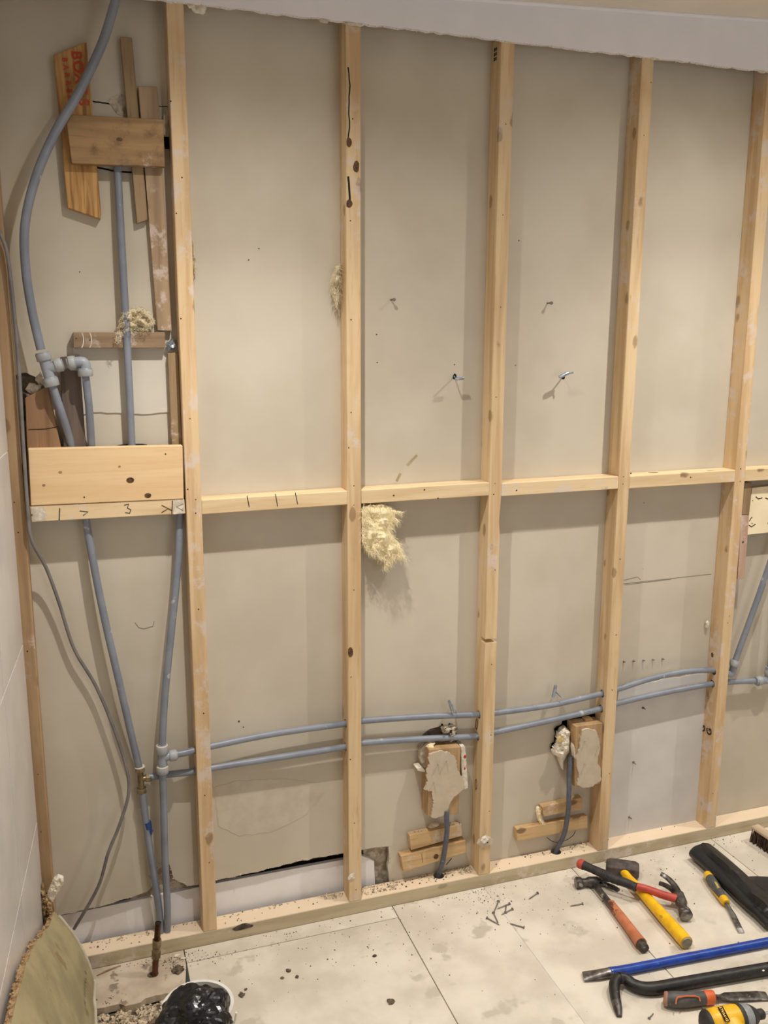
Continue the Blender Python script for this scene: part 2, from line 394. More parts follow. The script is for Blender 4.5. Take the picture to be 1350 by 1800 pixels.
bm.verts.index_update(); g = ([v.co.copy() for v in bm.verts], [[v.index for v in f.verts] for f in bm.faces]); bm.free()
wall_back = struct('wall_back', g, DRY)
# white skirting face seen in the slot under the torn board edge
obj('skirting_panel', prism([(XL, D+.0135, .0), (.075, D+.0135, .0), (.082, D+.0135, .02), (.078, D+.0135, .106), (.060, D+.0135, .120), (.04, D+.0135, .130), (0, D+.0135, .1295), (-.38, D+.0135, .131), (-.5, D+.0135, .127), (XL, D+.0135, .121)], (0, .012, 0)), WHITE_T, wall_back)
obj('added_recess_panel', box(.05, .135, D+.027, D+.04, 0, .3), DRY_TORN, wall_back)  # pale panels added behind the wall openings so they read less black
obj('added_recess_panel', box(-.6, -.44, D+.024, D+.036, 0, .3), DRY_TORN, wall_back)
obj('added_recess_panel', box(.2, .33, D+.034, D+.046, .36, .6), DRY_TORN, wall_back)
obj('added_recess_panel', box(-.85, -.68, D+.03, D+.05, 1.3, 1.6), DRY_TORN, wall_back)
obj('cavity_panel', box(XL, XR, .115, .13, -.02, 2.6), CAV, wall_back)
obj('torn_core', join(*[crumbs([(py(x, y, D+.004)[0]+random.uniform(-.003, .003), D+.001, py(x, y, D)[2], random.uniform(.0015, .004)) for x, y in edge_px[2:-6:1] for _ in range(2)], 5)]), DRY_TORN, wall_back, kind='stuff')
# white board in the bay beside the last stud, below the jagged cut
x0, x1 = XS[4]+WS/2, XS[5]-WS/2
cutp = [py(x, y, D) for x, y in jag([(1087, 1212), (1120, 1203), (1170, 1193), (1225, 1184), (1252, 1180)], .9, 7, False, 11)]
obj('white_board', prism([(x0, D-.003, PB)]+[(max(x0, min(x1, p[0])), D-.003, p[2]) for p in cutp]+[(x1, D-.003, PB)], (0, .0028, 0)), DRY_W, wall_back)
obj('cut_slot', prism([(max(x0, min(x1, p[0])), D-.0008, p[2]-.001) for p in cutp]+[(max(x0, min(x1, p[0])), D-.0008, p[2]+.006) for p in cutp[::-1]], (0, .0006, 0)), DRY_TORN, wall_back)
# whiter panel over the plank bay with its torn lower line
pt = jag([(128, 612), (318, 600), (324, 722), (250, 728), (160, 724), (130, 735)], .7, 9, True, 12)
obj('white_board', prism([py(x, y, D-.003) for x, y in pt], (0, .0028, 0)), plain('drywall_pale', (212, 205, 192), (204, 197, 184), .7, 5), wall_back)
for pts, wd in (([(163, 178), (180, 181), (205, 185), (222, 192)], .003), ([(265, 186), (296, 188)], .002), ([(128, 625), (126, 660)], .002), ([(170, 294), (195, 300), (232, 303)], .004)):
    obj('crack', stroke([py(x, y, D) for x, y in jag(pts, .7, 5, False, 13)], wd, (0, -1, 0)), BLACK, wall_back)
for pts in ([(188, 176), (210, 163), (222, 170), (222, 205), (205, 200)],):
    obj('torn_paper', prism([py(x, y, D-.001) for x, y in jag(pts, .8, 5, True, 14)], (0, .0008, 0)), DRY_TORN, wall_back)
for pts in ([(1096, 1026), (1150, 1020), (1250, 1009)], [(1096, 1020), (1120, 1014), (1126, 1019)], [(1098, 1028), (1180, 1018)]):
    obj('pencil_line', stroke([py(x, y, D) for x, y in pts], .0012, (0, -1, 0)), PENCIL, wall_back)
obj('damp_stain', prism([py(x, y, D-.0006) for x, y in jag([(376, 1385), (420, 1372), (500, 1368), (560, 1378), (572, 1392), (540, 1430), (480, 1462), (420, 1470), (384, 1452)], 2, 8, True, 18)], (0, .0004, 0)), plain('damp_paper', (192, 182, 164), (200, 191, 173), .75, 30), wall_back)
ringp = [(240+5+22*math.cos(a)*.75, 1094+12*math.sin(a)*.75) for a in [i*.25 for i in range(0, 26)]]
obj('water_stain', stroke([py(x, y, D) for x, y in jag([(237, 1095), (243, 1103), (255, 1105), (268, 1101), (271, 1092)], .8, 4, False, 15)], .0013, (0, -1, 0)), PENCIL, wall_back)
for x, y, s in ((437, 457, .002), (455, 437, .0018), (662, 588, .002), (663, 637, .002), (799, 641, .0018), (906, 642, .0018), (912, 423, .002), (140, 478, .0015), (1130, 1000, .001), (1132, 884, .0015), (905, 1332, .001), (420, 1268, .003), (428, 1278, .002)):
    p = py(x, y, D); obj('wall_mark', prism([(p[0]+s*math.cos(a), D-.0005, p[2]+s*math.sin(a)) for a in [i*1.047 for i in range(6)]], (0, .0004, 0)), RUBBLE_D, wall_back)
for pts in ([(733, 800), (727, 806), (716, 818)], [(704, 832), (697, 846)]):
    obj('glue_smear', stroke([py(x, y, D) for x, y in pts], .007, (0, -1, 0), .0004), plain('glue_smear', (160, 146, 112), (176, 160, 128), .8, 60) if 'glue_smear' not in MATS else MATS['glue_smear'], wall_back)

# tiled side wall (about four degrees out of square), tiles 450 high and 300 wide
TH = math.atan(.07); tw = Vector((-math.sin(TH), -math.cos(TH), 0)); tn = Vector((math.cos(TH), -math.sin(TH), 0)); T0 = Vector((-.8075, -.016, 0))
def tp(s, h, z): q = T0+tw*s+tn*h; return (q.x, q.y, z)
wall_left = struct('wall_left', prism([tp(0, -.0015, -.05), tp(3.1, -.0015, -.05), tp(3.1, -.0015, 2.6), tp(0, -.0015, 2.6)], tn*-.03), GROUT)
zrows = [-.005, .4435, .8935, 1.3435, 1.7935, 2.2435, 2.6]; srow = [0, .302, .904, 1.506, 2.108, 2.71, 3.1]
for i in range(6):
    for j in range(6):
        a, b, c, d = srow[i]+(.0016 if i else 0), srow[i+1]-.0016, zrows[j]+.0018, zrows[j+1]-.0018
        obj('wall_tile', prism([tp(a, -.001, c), tp(b, -.001, c), tp(b, -.001, d), tp(a, -.001, d)], tn*.001), TILE, wall_left)
struct('wall_right', box(XR, XR+.05, YF, .13, -.2, 2.6), WALLP)
struct('wall_front', box(-1.2, XR, YF-.05, YF, -.2, 2.6), WALLP)
win = struct('added_window', join(box(.2, .25, YF, -2.97, .8, 2.1), box(1.55, 1.6, YF, -2.97, .8, 2.1), box(.25, 1.55, YF, -2.97, .8, .85), box(.25, 1.55, YF, -2.97, 2.05, 2.1), box(.885, .915, YF, -2.975, .85, 2.05)), PAINT_W)  # unseen window frame, added around the cool fill light
for a_, b_ in ((.25, .885), (.915, 1.55)): obj('added_window_pane', box(a_, b_, YF+.001, YF+.006, .85, 2.05), plain('added_window_glass', (214, 224, 236), None, .1) if 'added_window_glass' not in MATS else MATS['added_window_glass'], win)  # panes of the added frame
struct('wall_corner', box(-1.2, XL, -.016, .13, -.2, 2.6), WALLP)
# ceiling, the strip of plasterboard left above the studs and its caulk line
struct('ceiling', prism([(-1.2, YF, ceil_z(-1.2)), (XR, YF, ceil_z(XR)), (XR, .12, ceil_z(XR)), (-1.2, .12, ceil_z(-1.2))], (0, 0, .05)), CEIL)
low = [(x, -.0125, 2.3025+z) for x, z in [(-.9+i*.018, random.uniform(-.0022, .0022)) for i in range(196)]]
wall_top = struct('wall_top', prism(low+[(XR, -.0125, 2.52), (-.9, -.0125, 2.33)], (0, .012, 0)), PAINT_W)
for x, y, sx, sz in ((350, 14, .016, .012), (338, 8, .012, .008), (620, 41, .028, .006), (890, 70, .03, .006), (1150, 102, .03, .005), (570, 36, .012, .006), (1340, 124, .016, .006)):
    p = py(x, y, -.004); obj('plaster_drip', blob(p, (sx, .007, sz), .5, 2, 2., x), PLASTER_W, wall_top)
for i in range(90):
    pass
obj('ragged_edge', crumbs([(x, -.011, 2.3+random.uniform(-.002, .001), random.uniform(.001, .003)) for x in [-.85+i*.0085 for i in range(330)]], 3), PLASTER_W, wall_top, kind='stuff')
struct('trim_1', rod([(x, -.0155, ceil_z(x)-.002) for x in (-.85, 0, 1, 2, XR)], .006, seg=8), PAINT_W, smooth=True)

# floor: joist space, joists, boards with open joints
floor = struct('floor', box(-1.2, XR, YF, .12, -.24, -.2), SUB)
for a, b in ((-.213, -.149), (-.62, -.55), (-1.02, -.95), (-1.5, -1.43), (-2., -1.93), (-2.5, -2.43)):
    obj('joist', box(-1.2, XR, a, b, -.2, -.019), SUB, floor, bevel=.002)
gap = .0012; TF = .018
def fboard(x0, x1, y0, y1, m=FLOORB, bev=.0008): return obj('floor_board', box(x0+gap, x1-gap, y0+gap, y1-gap, -TF, 0), m, floor, bevel=bev)
fboard(-.474, .11, -.052, .07)                      # narrow strip along the sole plate
for a, b in ((-.474, .11), (.395, .692), (.692, 1.205), (1.205, 1.5), (1.5, 2.05), (2.05, XR)):
    y1 = -.052 if b < .2 else .07
    fboard(a, b, -1.28, y1); fboard(a, b, YF, -1.28)
fboard(.11, .397, -1.28, .07); fboard(.11, .395, YF, -1.28)
# broken end of the old board by the copper pipe
bk = [(-1.0, 0.07), (-.4755, .07), (-.4755, -.06), (-.488, -.142)]+[(-.50-.0*i, -.146) for i in range(1)]+[(-.50-i*.012, -.147+.004*noise.noise(Vector((i*.7, 0, 0)))-(.012 if 7 < i < 12 else 0)) for i in range(1, 26)]+[(-1.0, -.15)]
obj('floor_board', prism([(x, y, 0) for x, y in bk], (0, 0, -TF)), FLOORB2, floor)
fboard(-1.2, -.478, -1.28, -.34, FLOORB2); fboard(-1.2, -.478, YF, -1.28)
sp = [(random.uniform(-.72, -.5), random.uniform(-.212, -.152), -.019, random.uniform(.002, .008)) for _ in range(520)]
obj('rubble', crumbs(sp, 8), RUBBLE, floor, kind='stuff')

# ================================================================== FRAMING
def nail_holes(parent, pts, yv=0.):
    for x, y in pts:
        p = py(x, y, yv); s = random.uniform(.0012, .0019)
        obj('nail_hole', prism([(p[0]+s*math.cos(a), yv-.0004, p[2]+s*1.1*math.sin(a)) for a in [i*1.047 for i in range(6)]], (0, .0003, 0)), BLACK, parent)
# pipe runs first (their path gives the bored holes)
UPR = [py(300, 1328, .014), py(330, 1322, .016), py(370, 1312, .022), py(480, 1290, .026), py(606, 1272, .028), py(638, 1267, .028), py(740, 1260, .028), py(837, 1256, .028), py(870, 1253, .028), py(965, 1240, .026), py(1050, 1221, .024), py(1087, 1211, .024), py(1140, 1194, .022), py(1200, 1181, .024), py(1252, 1178, .026), py(1268, 1180, .026)]
LOR = [py(262, 1366, .036), py(300, 1361, .036), py(342, 1356, .034), py(372, 1350, .034), py(480, 1333, .032), py(606, 1313, .03), py(638, 1306, .03), py(740, 1299, .032), py(838, 1294, .032), py(870, 1287, .03), py(960, 1268, .028), py(1051, 1247, .026), py(1087, 1236, .026), py(1160, 1219, .026), py(1252, 1202, .028), py(1280, 1199, .03), py(1326, 1197, .03)]
RP = .0088
def at_x(P, x):
    Q = catmull(P, 8)
    for a, b in zip(Q, Q[1:]):
        if (a.x-x)*(b.x-x) <= 0: return a+(b-a)*((x-a.x)/(b.x-a.x or 1e-9))
    return Q[0]
STUD_L = {1: ('pine wall stud smeared with white plaster, bounding the bay of vertical grey pipes', W_STUD1),
          2: ('pine wall stud with long dark splits, knots and white plug near its foot', W_STUD),
          3: ('pine wall stud with a dark saw cut across its face, plaster splat at foot', W_STUD),
          4: ('pine wall stud beside the tall plaster-daubed backing block and its grey flex', W_STUD),
          5: ('pine wall stud with two black G letters stamped on its side', W_STUD1)}
studs = {}
for i in range(1, 6):
    x = XS[i]; t = thing('wall_stud', STUD_L[i][0], 'stud'); studs[i] = t
    zt = ceil_z(x)-.003
    if i == 3:   # sawn through the face: slot and slightly waisted shape above it
        zc = py(857, 1127, 0)[2]; fr = [(-WS/2, PB), (WS/2, PB), (WS/2, zc-.006), (WS/2-.0005, zc+.006), (WS/2, zc+.12), (WS/2-.001, 1.07), (WS/2-.004, 1.10), (WS/2, 1.17), (WS/2, zt), (-WS/2, zt), (-WS/2, zc+.1), (-WS/2, zc+.006), (-WS/2, zc-.006)]
        b = obj('body', prism([(x+a, 0, z) for a, z in fr], (0, D, 0)), STUD_L[i][1], t, bevel=.0015)
        cs = [prism([(x-WS/2-.001, -.001, zc-.006), (x+WS/2+.001, -.001, zc-.006), (x+WS/2+.001, -.001, zc+.0055), (x-WS/2-.001, -.001, zc+.0065)], (0, .028, 0))]
    else:
        b = obj('body', box(x-WS/2, x+WS/2, 0, D, PB, zt), STUD_L[i][1], t, bevel=.0015); cs = []
    for P in (UPR, LOR):
        q = at_x(P, x); a_, b_ = at_x(P, x-.03), at_x(P, x+.03); dr = (b_-a_).normalized()
        cs.append(rod([q-dr*.04, q+dr*.04], RP+.003, seg=16))
    cut(b, cs)
nail_holes(studs[1], [(300, 178), (320, 312), (310, 375), (318, 560), (334, 736), (344, 878), (344, 902), (349, 1071), (358, 1254), (360, 1398), (368, 1516), (330, 860)])
nail_holes(studs[2], [(620, 209), (616, 388), (617, 562), (617, 725), (613, 787), (622, 854), (622, 888), (622, 1037), (617, 1190), (616, 1335), (623, 1447), (626, 1564)])
nail_holes(studs[3], [(889, 218), (884, 378), (880, 540), (872, 698), (870, 850), (868, 869), (870, 1002), (864, 1168), (863, 1292), (860, 1426)])
nail_holes(studs[4], [(1144, 145), (1132, 238), (1096, 838), (1095, 851), (1090, 983), (1083, 1116), (1076, 1213), (1071, 1360)])
nail_holes(studs[5], [(1302, 824), (1301, 846), (1282, 1083), (1279, 1095), (1253, 1395)])
# dark splits and the plug on the second stud, plaster on the third
for pts, wd in (([(612, 118), (615, 150), (613, 190), (614, 225), (612, 250)], .003), ([(612, 310), (614, 335), (615, 360)], .005)):
    obj('split', stroke([py(x, y, 0) for x, y in jag(pts, .6, 9, False, 21)], wd, (0, -1, 0)), BLACK, studs[2])
for x, y, a, b in ((613, 250, .007, .012), (626, 293, .008, .014), (614, 358, .009, .01), (616, 1146, .008, .014)):
    p = py(x, y, 0); obj('knot', prism([(p[0]+a*math.cos(k*.6283)*random.uniform(.8, 1.1), -.0009, p[2]+b*math.sin(k*.6283)*random.uniform(.8, 1.1)) for k in range(10)], (0, .0008, 0)), plain('knot_dark', (110, 72, 38), (60, 36, 20), .6, 160) if 'knot_dark' not in MATS else MATS['knot_dark'], studs[2])
obj('plaster_plug', blob(py(618, 1541, -.001), (.011, .003, .010), .5, 2, 2, 3), PLASTER_W, studs[2])
obj('plaster_splat', blob(py(853, 1479, -.001), (.021, .005, .02), .6, 2, 2.2, 4), PLASTER, studs[3])
obj('plaster_splat', blob(py(852, 1476, -.005), (.012, .006, .012), .6, 2, 2.2, 5), PLASTER_W, studs[3])
obj('screw_hole', blob(py(857, 1481, -.012), (.0025, .0015, .0025), .2, 1, 1, 5), BLACK, studs[3])
# stamped letters and knots on the side faces
sx = XS[5]-WS/2
for x, y, s in ((1236, 1280, .03), (1247, 1286, .032)):
    p = px(x, y, sx); text('stamp_letter', 'G', s, INK, frame((sx-.0008, p[1], p[2]), (0, .25, 1), (0, 1, 0)), studs[5])
p = px(1252, 1151, sx); obj('knot', blob((sx, p[1], p[2]), (.0012, .007, .009), .2, 1, 1, 2), MATS['knot_dark'], studs[5])
sx = XS[3]-WS/2
for k, (x, y) in enumerate(((838, 1273), (837, 1379))):
    p = px(x, y, sx); obj('knot', rod([(sx-.0003, p[1]+.006*math.cos(a), p[2]+.016*math.sin(a)) for a in [i*.5236 for i in range(13)]], .0012, seg=5), MATS['knot_dark'], studs[3])
for dy in (0, .009):
    for k in range(3):
        p = px(872, 97, sx); obj('stamp_mark', prism([(sx-.0006, p[1]+dy-.004, p[2]+k*.011-.012), (sx-.0006, p[1]+dy+.003, p[2]+k*.011-.012), (sx-.0006, p[1]+dy+.003, p[2]+k*.011-.004), (sx-.0006, p[1]+dy-.004, p[2]+k*.011-.004)], (.0005, 0, 0)), INK, studs[3])
# stud against the tiled wall
t0 = thing('wall_stud', 'brown pine wall stud tight against the tiled wall', 'stud')
obj('body', box(-.8195, -.7835, 0, D, PB, ceil_z(-.8)-.003), W_STUD0, t0, bevel=.0015)
nail_holes(t0, [(25, 883), (32, 936), (48, 1145), (67, 1361), (72, 1462)])
# noggins
def noggin(a, b, zb0, zb1, h, label, yf=0.0):
    o = prism([(a, yf, zb0), (b, yf, zb1), (b, yf, zb1+h), (a, yf, zb0+h)], (0, D-yf-.001, 0))
    t = thing('noggin', label, 'noggin'); obj('body', o, W_NOG, t, bevel=.0015); return t
HN = .0358
nA = noggin(XS[1]+WS/2, XS[2]-WS/2, 1.1705, 1.1735, HN, 'pale pine noggin with short black pencil ticks, next to the plank bay')
nB = noggin(XS[2]+WS/2+.001, XS[3]-WS/2, 1.1735, 1.1755, HN, 'pale pine noggin with yellow mineral wool hanging below it')
nC = noggin(XS[3]+WS/2, XS[4]-WS/2, 1.171, 1.1725, HN, 'pale pine noggin between sawn stud and stud by the tall backing block')
nD = noggin(XS[4]+WS/2, XS[5]-WS/2, 1.1715, 1.1725, HN, 'pale pine noggin above the bay with the white lower board')
nE = noggin(XS[5]+WS/2, 1.62, 1.1725, 1.1715, HN, 'pale pine noggin above the cream slotted board')
for a, b in (((434, 871), (438, 891)), ((484, 868), (488, 890)), ((519, 866), (523, 886))):
    obj('pencil_tick', stroke([py(*a, 0), py(*b, 0)], .002, (0, -1, 0)), INK, nA)
for t, pts in ((nB, [(746, 861), (692, 871), (770, 876)]), (nC, [(908, 862)]), (nD, [(1214, 839), (1109, 832)])):
    for x, y in pts:
        p = py(x, y, 0); obj('knot', blob((p[0], 0, p[2]), (.0028, .0006, .0028), .2, 1, 1, 2), MATS['knot_dark'], t)
arc = [(889+8*math.cos(a), 853+13*math.sin(a)) for a in [2+i*.25 for i in range(10)]]
nF = thing('noggin', 'whitish pine noggin with black marks and strokes, under the wide pine plank', 'noggin')
obj('body', pxprism([(52, 890), (324, 877), (326, 903), (55, 918)], -.001, .022), W_NOG, nF, bevel=.0015)
for pts in ([(105, 893), (104, 915)], [(303, 880), (302, 903)], [(284, 888), (296, 894), (284, 901)], [(322, 886), (310, 891), (322, 898)], [(296, 894), (303, 898)],
            [(140, 898), (155, 900), (146, 906)], [(218, 888), (226, 886), (224, 893), (230, 896), (228, 902), (220, 901)]):
    obj('ink_mark', stroke([py(x, y, -.001) for x, y in pts], .0022, (0, -1, 0)), INK, nF)
obj('paint_patch', prism([py(x, y, -.0016) for x, y in jag([(56, 891), (76, 891), (83, 903), (80, 915), (57, 917)], .5, 5, True, 22)], (0, .0006, 0)), PLASTER_W, nF)
obj('paint_patch', prism([py(x, y, -.0016) for x, y in jag([(305, 879), (323, 878), (325, 902), (305, 904)], .4, 5, True, 23)], (0, .0006, 0)), PLASTER_W, nF)
nail_holes(nF, [(56, 905)], -.0022)
pk = thing('plank', 'wide pale pine plank with two dark knots above the marked noggin', 'plank')
obj('body', pxprism([(49, 789), (321, 783), (323, 877), (54, 889)], -.003, .02), W_PLANK, pk, bevel=.0015)
for x, y, a in ((229, 844, .009), (260, 871, .008), (106, 830, .004), (77, 853, .0035), (210, 820, .003)):
    p = py(x, y, -.003); obj('knot', prism([(p[0]+a*math.cos(k*.6283), -.0036, p[2]+a*.75*math.sin(k*.6283)) for k in range(10)], (0, .0005, 0)), MATS['knot_dark'] if a > .005 else W_OLD, pk)
nail_holes(pk, [(291, 798), (148, 874)], -.0035)
# sole plate, with the two bored flex holes and dark gouge
pl = thing('sole_plate', 'long timber sole plate nailed to the floor under all the studs', 'sole plate')
pb = obj('body', box(-.7835, 1.75, .0, D-.0005, .0005, PB), W_PLATE, pl, bevel=.0015)
FX1, FX2 = pz(771, 1539, PB), pz(977, 1497, PB)
cut(pb, [rod([(q[0], max(q[1], .022), -.01), (q[0], max(q[1], .022), .06)], .0165, seg=20) for q in (FX1, FX2)])
obj('bark_gouge', blob(py(427, 1629, .001), (.03, .003, .009), .4, 2, 2, 7), plain('bark', (92, 78, 66), (56, 46, 40), .9, 90), pl)
def no_hole(L_): return [q for q in L_ if all(math.hypot(q[0]-h[0], q[1]-h[1]) > .018 for h in (FX1, FX2))]
obj('dust_pile', crumbs(no_hole([(random.uniform(a, b), random.uniform(c, .054), PB, random.uniform(.0012, .0045)) for a, b, c, n in ((-.74, -.42, .03, 50), (-.08, -.02, .03, 60), (.02, .14, .012, 110), (.2, .37, .03, 90), (.33, .375, .02, 60), (.6, .77, .03, 60), (.4, .42, .01, 20), (-.36, -.02, .04, 30)) for _ in range(n)]), 9), RUBBLE, pl, kind='stuff')
obj('dark_dust', crumbs(no_hole([(random.uniform(a, b), random.uniform(.012, .054), PB, random.uniform(.001, .0035)) for a, b, n in ((-.74, -.42, 18), (-.38, 0, 14), (.02, .37, 70), (.42, .77, 25), (.82, 1.2, 8)) for _ in range(n)]), 10), RUBBLE_D, pl, kind='stuff')

# ================================================================== PIPEWORK
def water_pipe(P, r, label, k=8): return tag(pipe('water_pipe', P, r, PIPE, k=k), label, 'pipe')
def sleeve(a, b, r): return rod([a, b], r, seg=18)
def collar(parent, c, d, r, h, mat=FIT_D, ring=True, hexa=False):
    c, d = Vector(c), Vector(d).normalized()
    o = obj('collar', rod([c-d*h/2, c-d*(h/2-.0015), c+d*(h/2-.0015), c+d*h/2], [r*.93, r, r, r*.93], seg=6 if hexa else 20), mat, parent, not hexa)
    if ring: obj('collar_ring', rod([c+d*h/2, c+d*(h/2+.002)], [r*.97, r*.9], seg=20), RINGW if ring == 2 else FIT, o, True)
    return o
water_pipe([py(212, -40, -.02), py(203, 0, -.02), py(180, 75, -.018), py(140, 160, -.016), py(96, 235, -.014), py(62, 315, -.012), py(44, 395, -.008), py(45, 470, -.004), py(56, 545, .0), py(72, 615, .0)], .0098, 'long grey plastic pipe sweeping in a curve past the red-lettered board')
tA = thing('pipe_tee', 'grey push-fit tee at the foot of the sweeping curved pipe', 'pipe fitting')
a, m_, b, br = Vector(py(76, 625, .0)), Vector(py(84, 648, .0)), Vector(py(90, 672, .0)), Vector(py(112, 640, .0))
dd = (b-a).normalized()
obj('body', join(sleeve(a, b, .0125), sleeve(m_, br, .0125)), FIT, tA, True)
collar(tA, a+dd*.003, -dd, .0165, .017); collar(tA, b-dd*.0, -dd, .0165, .018); collar(tA, py(103, 642, 0), (br-m_), .0155, .016, ring=False)
eA = thing('pipe_elbow', 'grey push-fit elbow joined to the tee beside the dark batten', 'pipe fitting')
e0, e1, e2 = py(118, 640, .0), py(148, 636, .0), py(150, 660, .0)
obj('body', smoothrod([e0, py(134, 637, 0), py(146, 637, .0), py(150, 645, .0), e2], .0122, 6, seg=16), FIT, eA, True)
collar(eA, py(126, 638, .0), Vector(e1)-Vector(e0), .016, .014, ring=True); collar(eA, py(150, 655, .0), Vector((.0, 0, 1)), .0165, .016)
water_pipe([py(90, 672, .0), py(108, 725, .008), py(122, 770, .03), py(128, 800, .036)], .0088, 'grey plastic pipe slanting down from the tee behind the plank')
water_pipe([py(150, 660, .0), py(156, 710, .01), py(160, 770, .03), py(161, 800, .036)], .0088, 'grey plastic pipe dropping from the elbow behind the plank')
water_pipe([py(206, 285, .04), py(212, 400, .034), py(221, 560, .03), py(227, 680, .03), py(232, 790, .034)], .0088, 'straight grey plastic pipe running from the stained board to the black ring')
gr = pipe('pipe_ring', [Vector(py(232, 784, .036))+Vector((.033*math.cos(a), .018*math.sin(a), 0)) for a in [i*math.pi/8 for i in range(17)]], .003, BLK_RUB, k=2, seg=8)
tag(gr, 'black rubber ring around the straight pipe behind the plank', 'ring')
water_pipe([py(149, 880, .034), py(152, 920, .03), py(178, 1060, .022), py(212, 1210, .02), py(241, 1335, .034), py(246, 1354, .036)], .0092, 'slanting grey pipe from the marked noggin to the brass tee')
water_pipe([py(320, 870, .034), py(316, 915, .03), py(313, 990, .02), py(302, 1100, .014), py(290, 1220, .012), py(285, 1310, .012), py(285, 1320, .012)], .0092, 'bowed grey pipe from the marked noggin to the plastic tee')
# brass compression tee
tB = thing('pipe_tee', 'small brass compression tee on the slanting grey pipe', 'pipe fitting')
c0, c1, c2, c3 = Vector(py(246, 1352, .036)), Vector(py(249, 1389, .036)), Vector(py(248, 1369, .036)), Vector(py(266, 1367, .036))
obj('body', join(sleeve(c0, c1, .0078), sleeve(c2, c3, .0075)), BRASS, tB, True)
for c, d in ((c0, c0-c1), (c1, c1-c0)): collar(tB, c, d, .0135, .012, BRASS, ring=2 if c is c0 else False, hexa=True)
collar(tB, c3-(c3-c2)*.3, c3-c2, .0115, .013, BRASS, ring=False, hexa=True)
tC = thing('pipe_tee', 'grey plastic tee with three pale collars feeding the upper level pipe', 'pipe fitting')
a, b, br = Vector(py(285, 1308, .012)), Vector(py(286, 1360, .012)), Vector(py(312, 1326, .014)); m_ = (a+b)/2-Vector((0, 0, -.008))
obj('body', join(sleeve(a, b, .0118), sleeve(Vector(py(286, 1331, .012)), br, .0115)), FIT, tC, True)
collar(tC, py(285, 1317, .012), (0, 0, 1), .0152, .020, ring=2); collar(tC, py(286, 1353, .012), (0, 0, 1), .0152, .018, ring=2); collar(tC, py(304, 1328, .013), br-Vector(py(286, 1331, .012)), .0142, .018, ring=False)
water_pipe(UPR, RP, 'upper of two long level grey pipes threaded through the studs')
water_pipe(LOR, RP, 'lower of two long level grey pipes threaded through the studs')
p1 = water_pipe([py(250, 1392, .034), py(256, 1440, .03), py(266, 1510, .026), py(277, 1580, .03), py(281, 1612, .034), pz(283, 1645, .03)], .0092, 'grey pipe below the brass tee, wrapped with blue tape')
q = py(260, 1452, .028); obj('tape', join(rod([Vector(q)+Vector((-.001, 0, .012)), Vector(q)+Vector((.001, 0, -.006))], .0098, seg=14), prism([Vector(q)+Vector(v) for v in ((.006, -.006, .002), (.012, -.008, -.01), (.008, -.008, -.024), (.003, -.008, -.014))], (0, .001, 0))), TAPE, p1, True)
water_pipe([py(286, 1360, .012), py(288, 1430, .014), py(290, 1510, .018), py(294, 1590, .024), pz(294, 1643, .03)], .0092, 'grey pipe below the plastic tee running into the sole plate')
# right-hand end of the runs
eB = thing('pipe_elbow', 'grey elbow at the foot of the slanting pipe beyond the G-stamped stud', 'pipe fitting')
ea, eb, ec = py(1270, 1181, .026), py(1286, 1183, .024), py(1290, 1166, .02)
obj('body', smoothrod([ea, py(1280, 1184, .025), eb, py(1289, 1174, .022), ec], .0112, 6, seg=16), FIT, eB, True)
collar(eB, py(1290.5, 1166, .02), Vector(py(1350, 1000, .02))-Vector(ec), .0155, .018)
water_pipe([py(1289, 1170, .02), py(1320, 1085, .018), py(1350, 1000, .012), py(1400, 850, .006)], .0092, 'slanting grey pipe rising beyond the G-stamped stud')
tD = thing('pipe_tee', 'grey tee ending the lower level pipe beyond the G-stamped stud', 'pipe fitting')
obj('body', join(sleeve(Vector(py(1328, 1197, .03)), Vector(py(1375, 1193, .03)), .0125), sleeve(Vector(py(1350, 1196, .03)), Vector(py(1353, 1172, .028)), .0125)), FIT, tD, True)
collar(tD, py(1334, 1197, .03), (1, 0, .04), .0155, .016, ring=False); collar(tD, py(1353, 1182, .028), (0, 0, 1), .0158, .016)
water_pipe([py(1353, 1180, .028), py(1358, 1130, .028), py(1366, 1050, .028)], .0092, 'upright grey pipe on the tee beyond the G-stamped stud')

# ================================================================== CABLES
tag(pipe('electric_cable', [py(-40, 330, -.016), py(0, 410, -.014), py(14, 455, -.013), py(26, 560, -.012), py(34, 660, -.012), py(41, 780, -.011), py(49, 900, -.01), py(56, 950, -.008), py(82, 1000, .02), py(104, 1060, .03), (py(130, 1140, .035)), py(168, 1205, .035), py(200, 1280, .03), py(222, 1350, .025), py(226, 1395, .02), py(210, 1450, .015), py(190, 1500, .012), py(172, 1560, .02), py(130, 1633, .03)], .0042, CABLE, seg=10), 'thin grey electric cable wandering down past the plank to the floor', 'cable')
def flex(P, label): return tag(pipe('flex', P, .0075, FLEX, seg=12), label, 'cable')
flex([py(785, 1425, .0), py(785, 1436, .0), py(786, 1458, .004), py(783, 1485, .012), py(778, 1515, .026), (FX1[0]+.002, FX1[1]+.002, PB+.004), (FX1[0]-.002, FX1[1]+.003, .012)], 'dark grey flex from the wide plaster-daubed block into the sole plate')
flex([py(1003, 1330, .02), py(1001, 1365, .014), py(1000, 1400, .008), py(999, 1425, .010), py(992, 1465, .022), (FX2[0]+.004, FX2[1]+.001, PB+.006), (FX2[0]-.003, FX2[1]+.002, .012)], 'dark grey flex beside the tall plaster-daubed block into the sole plate')

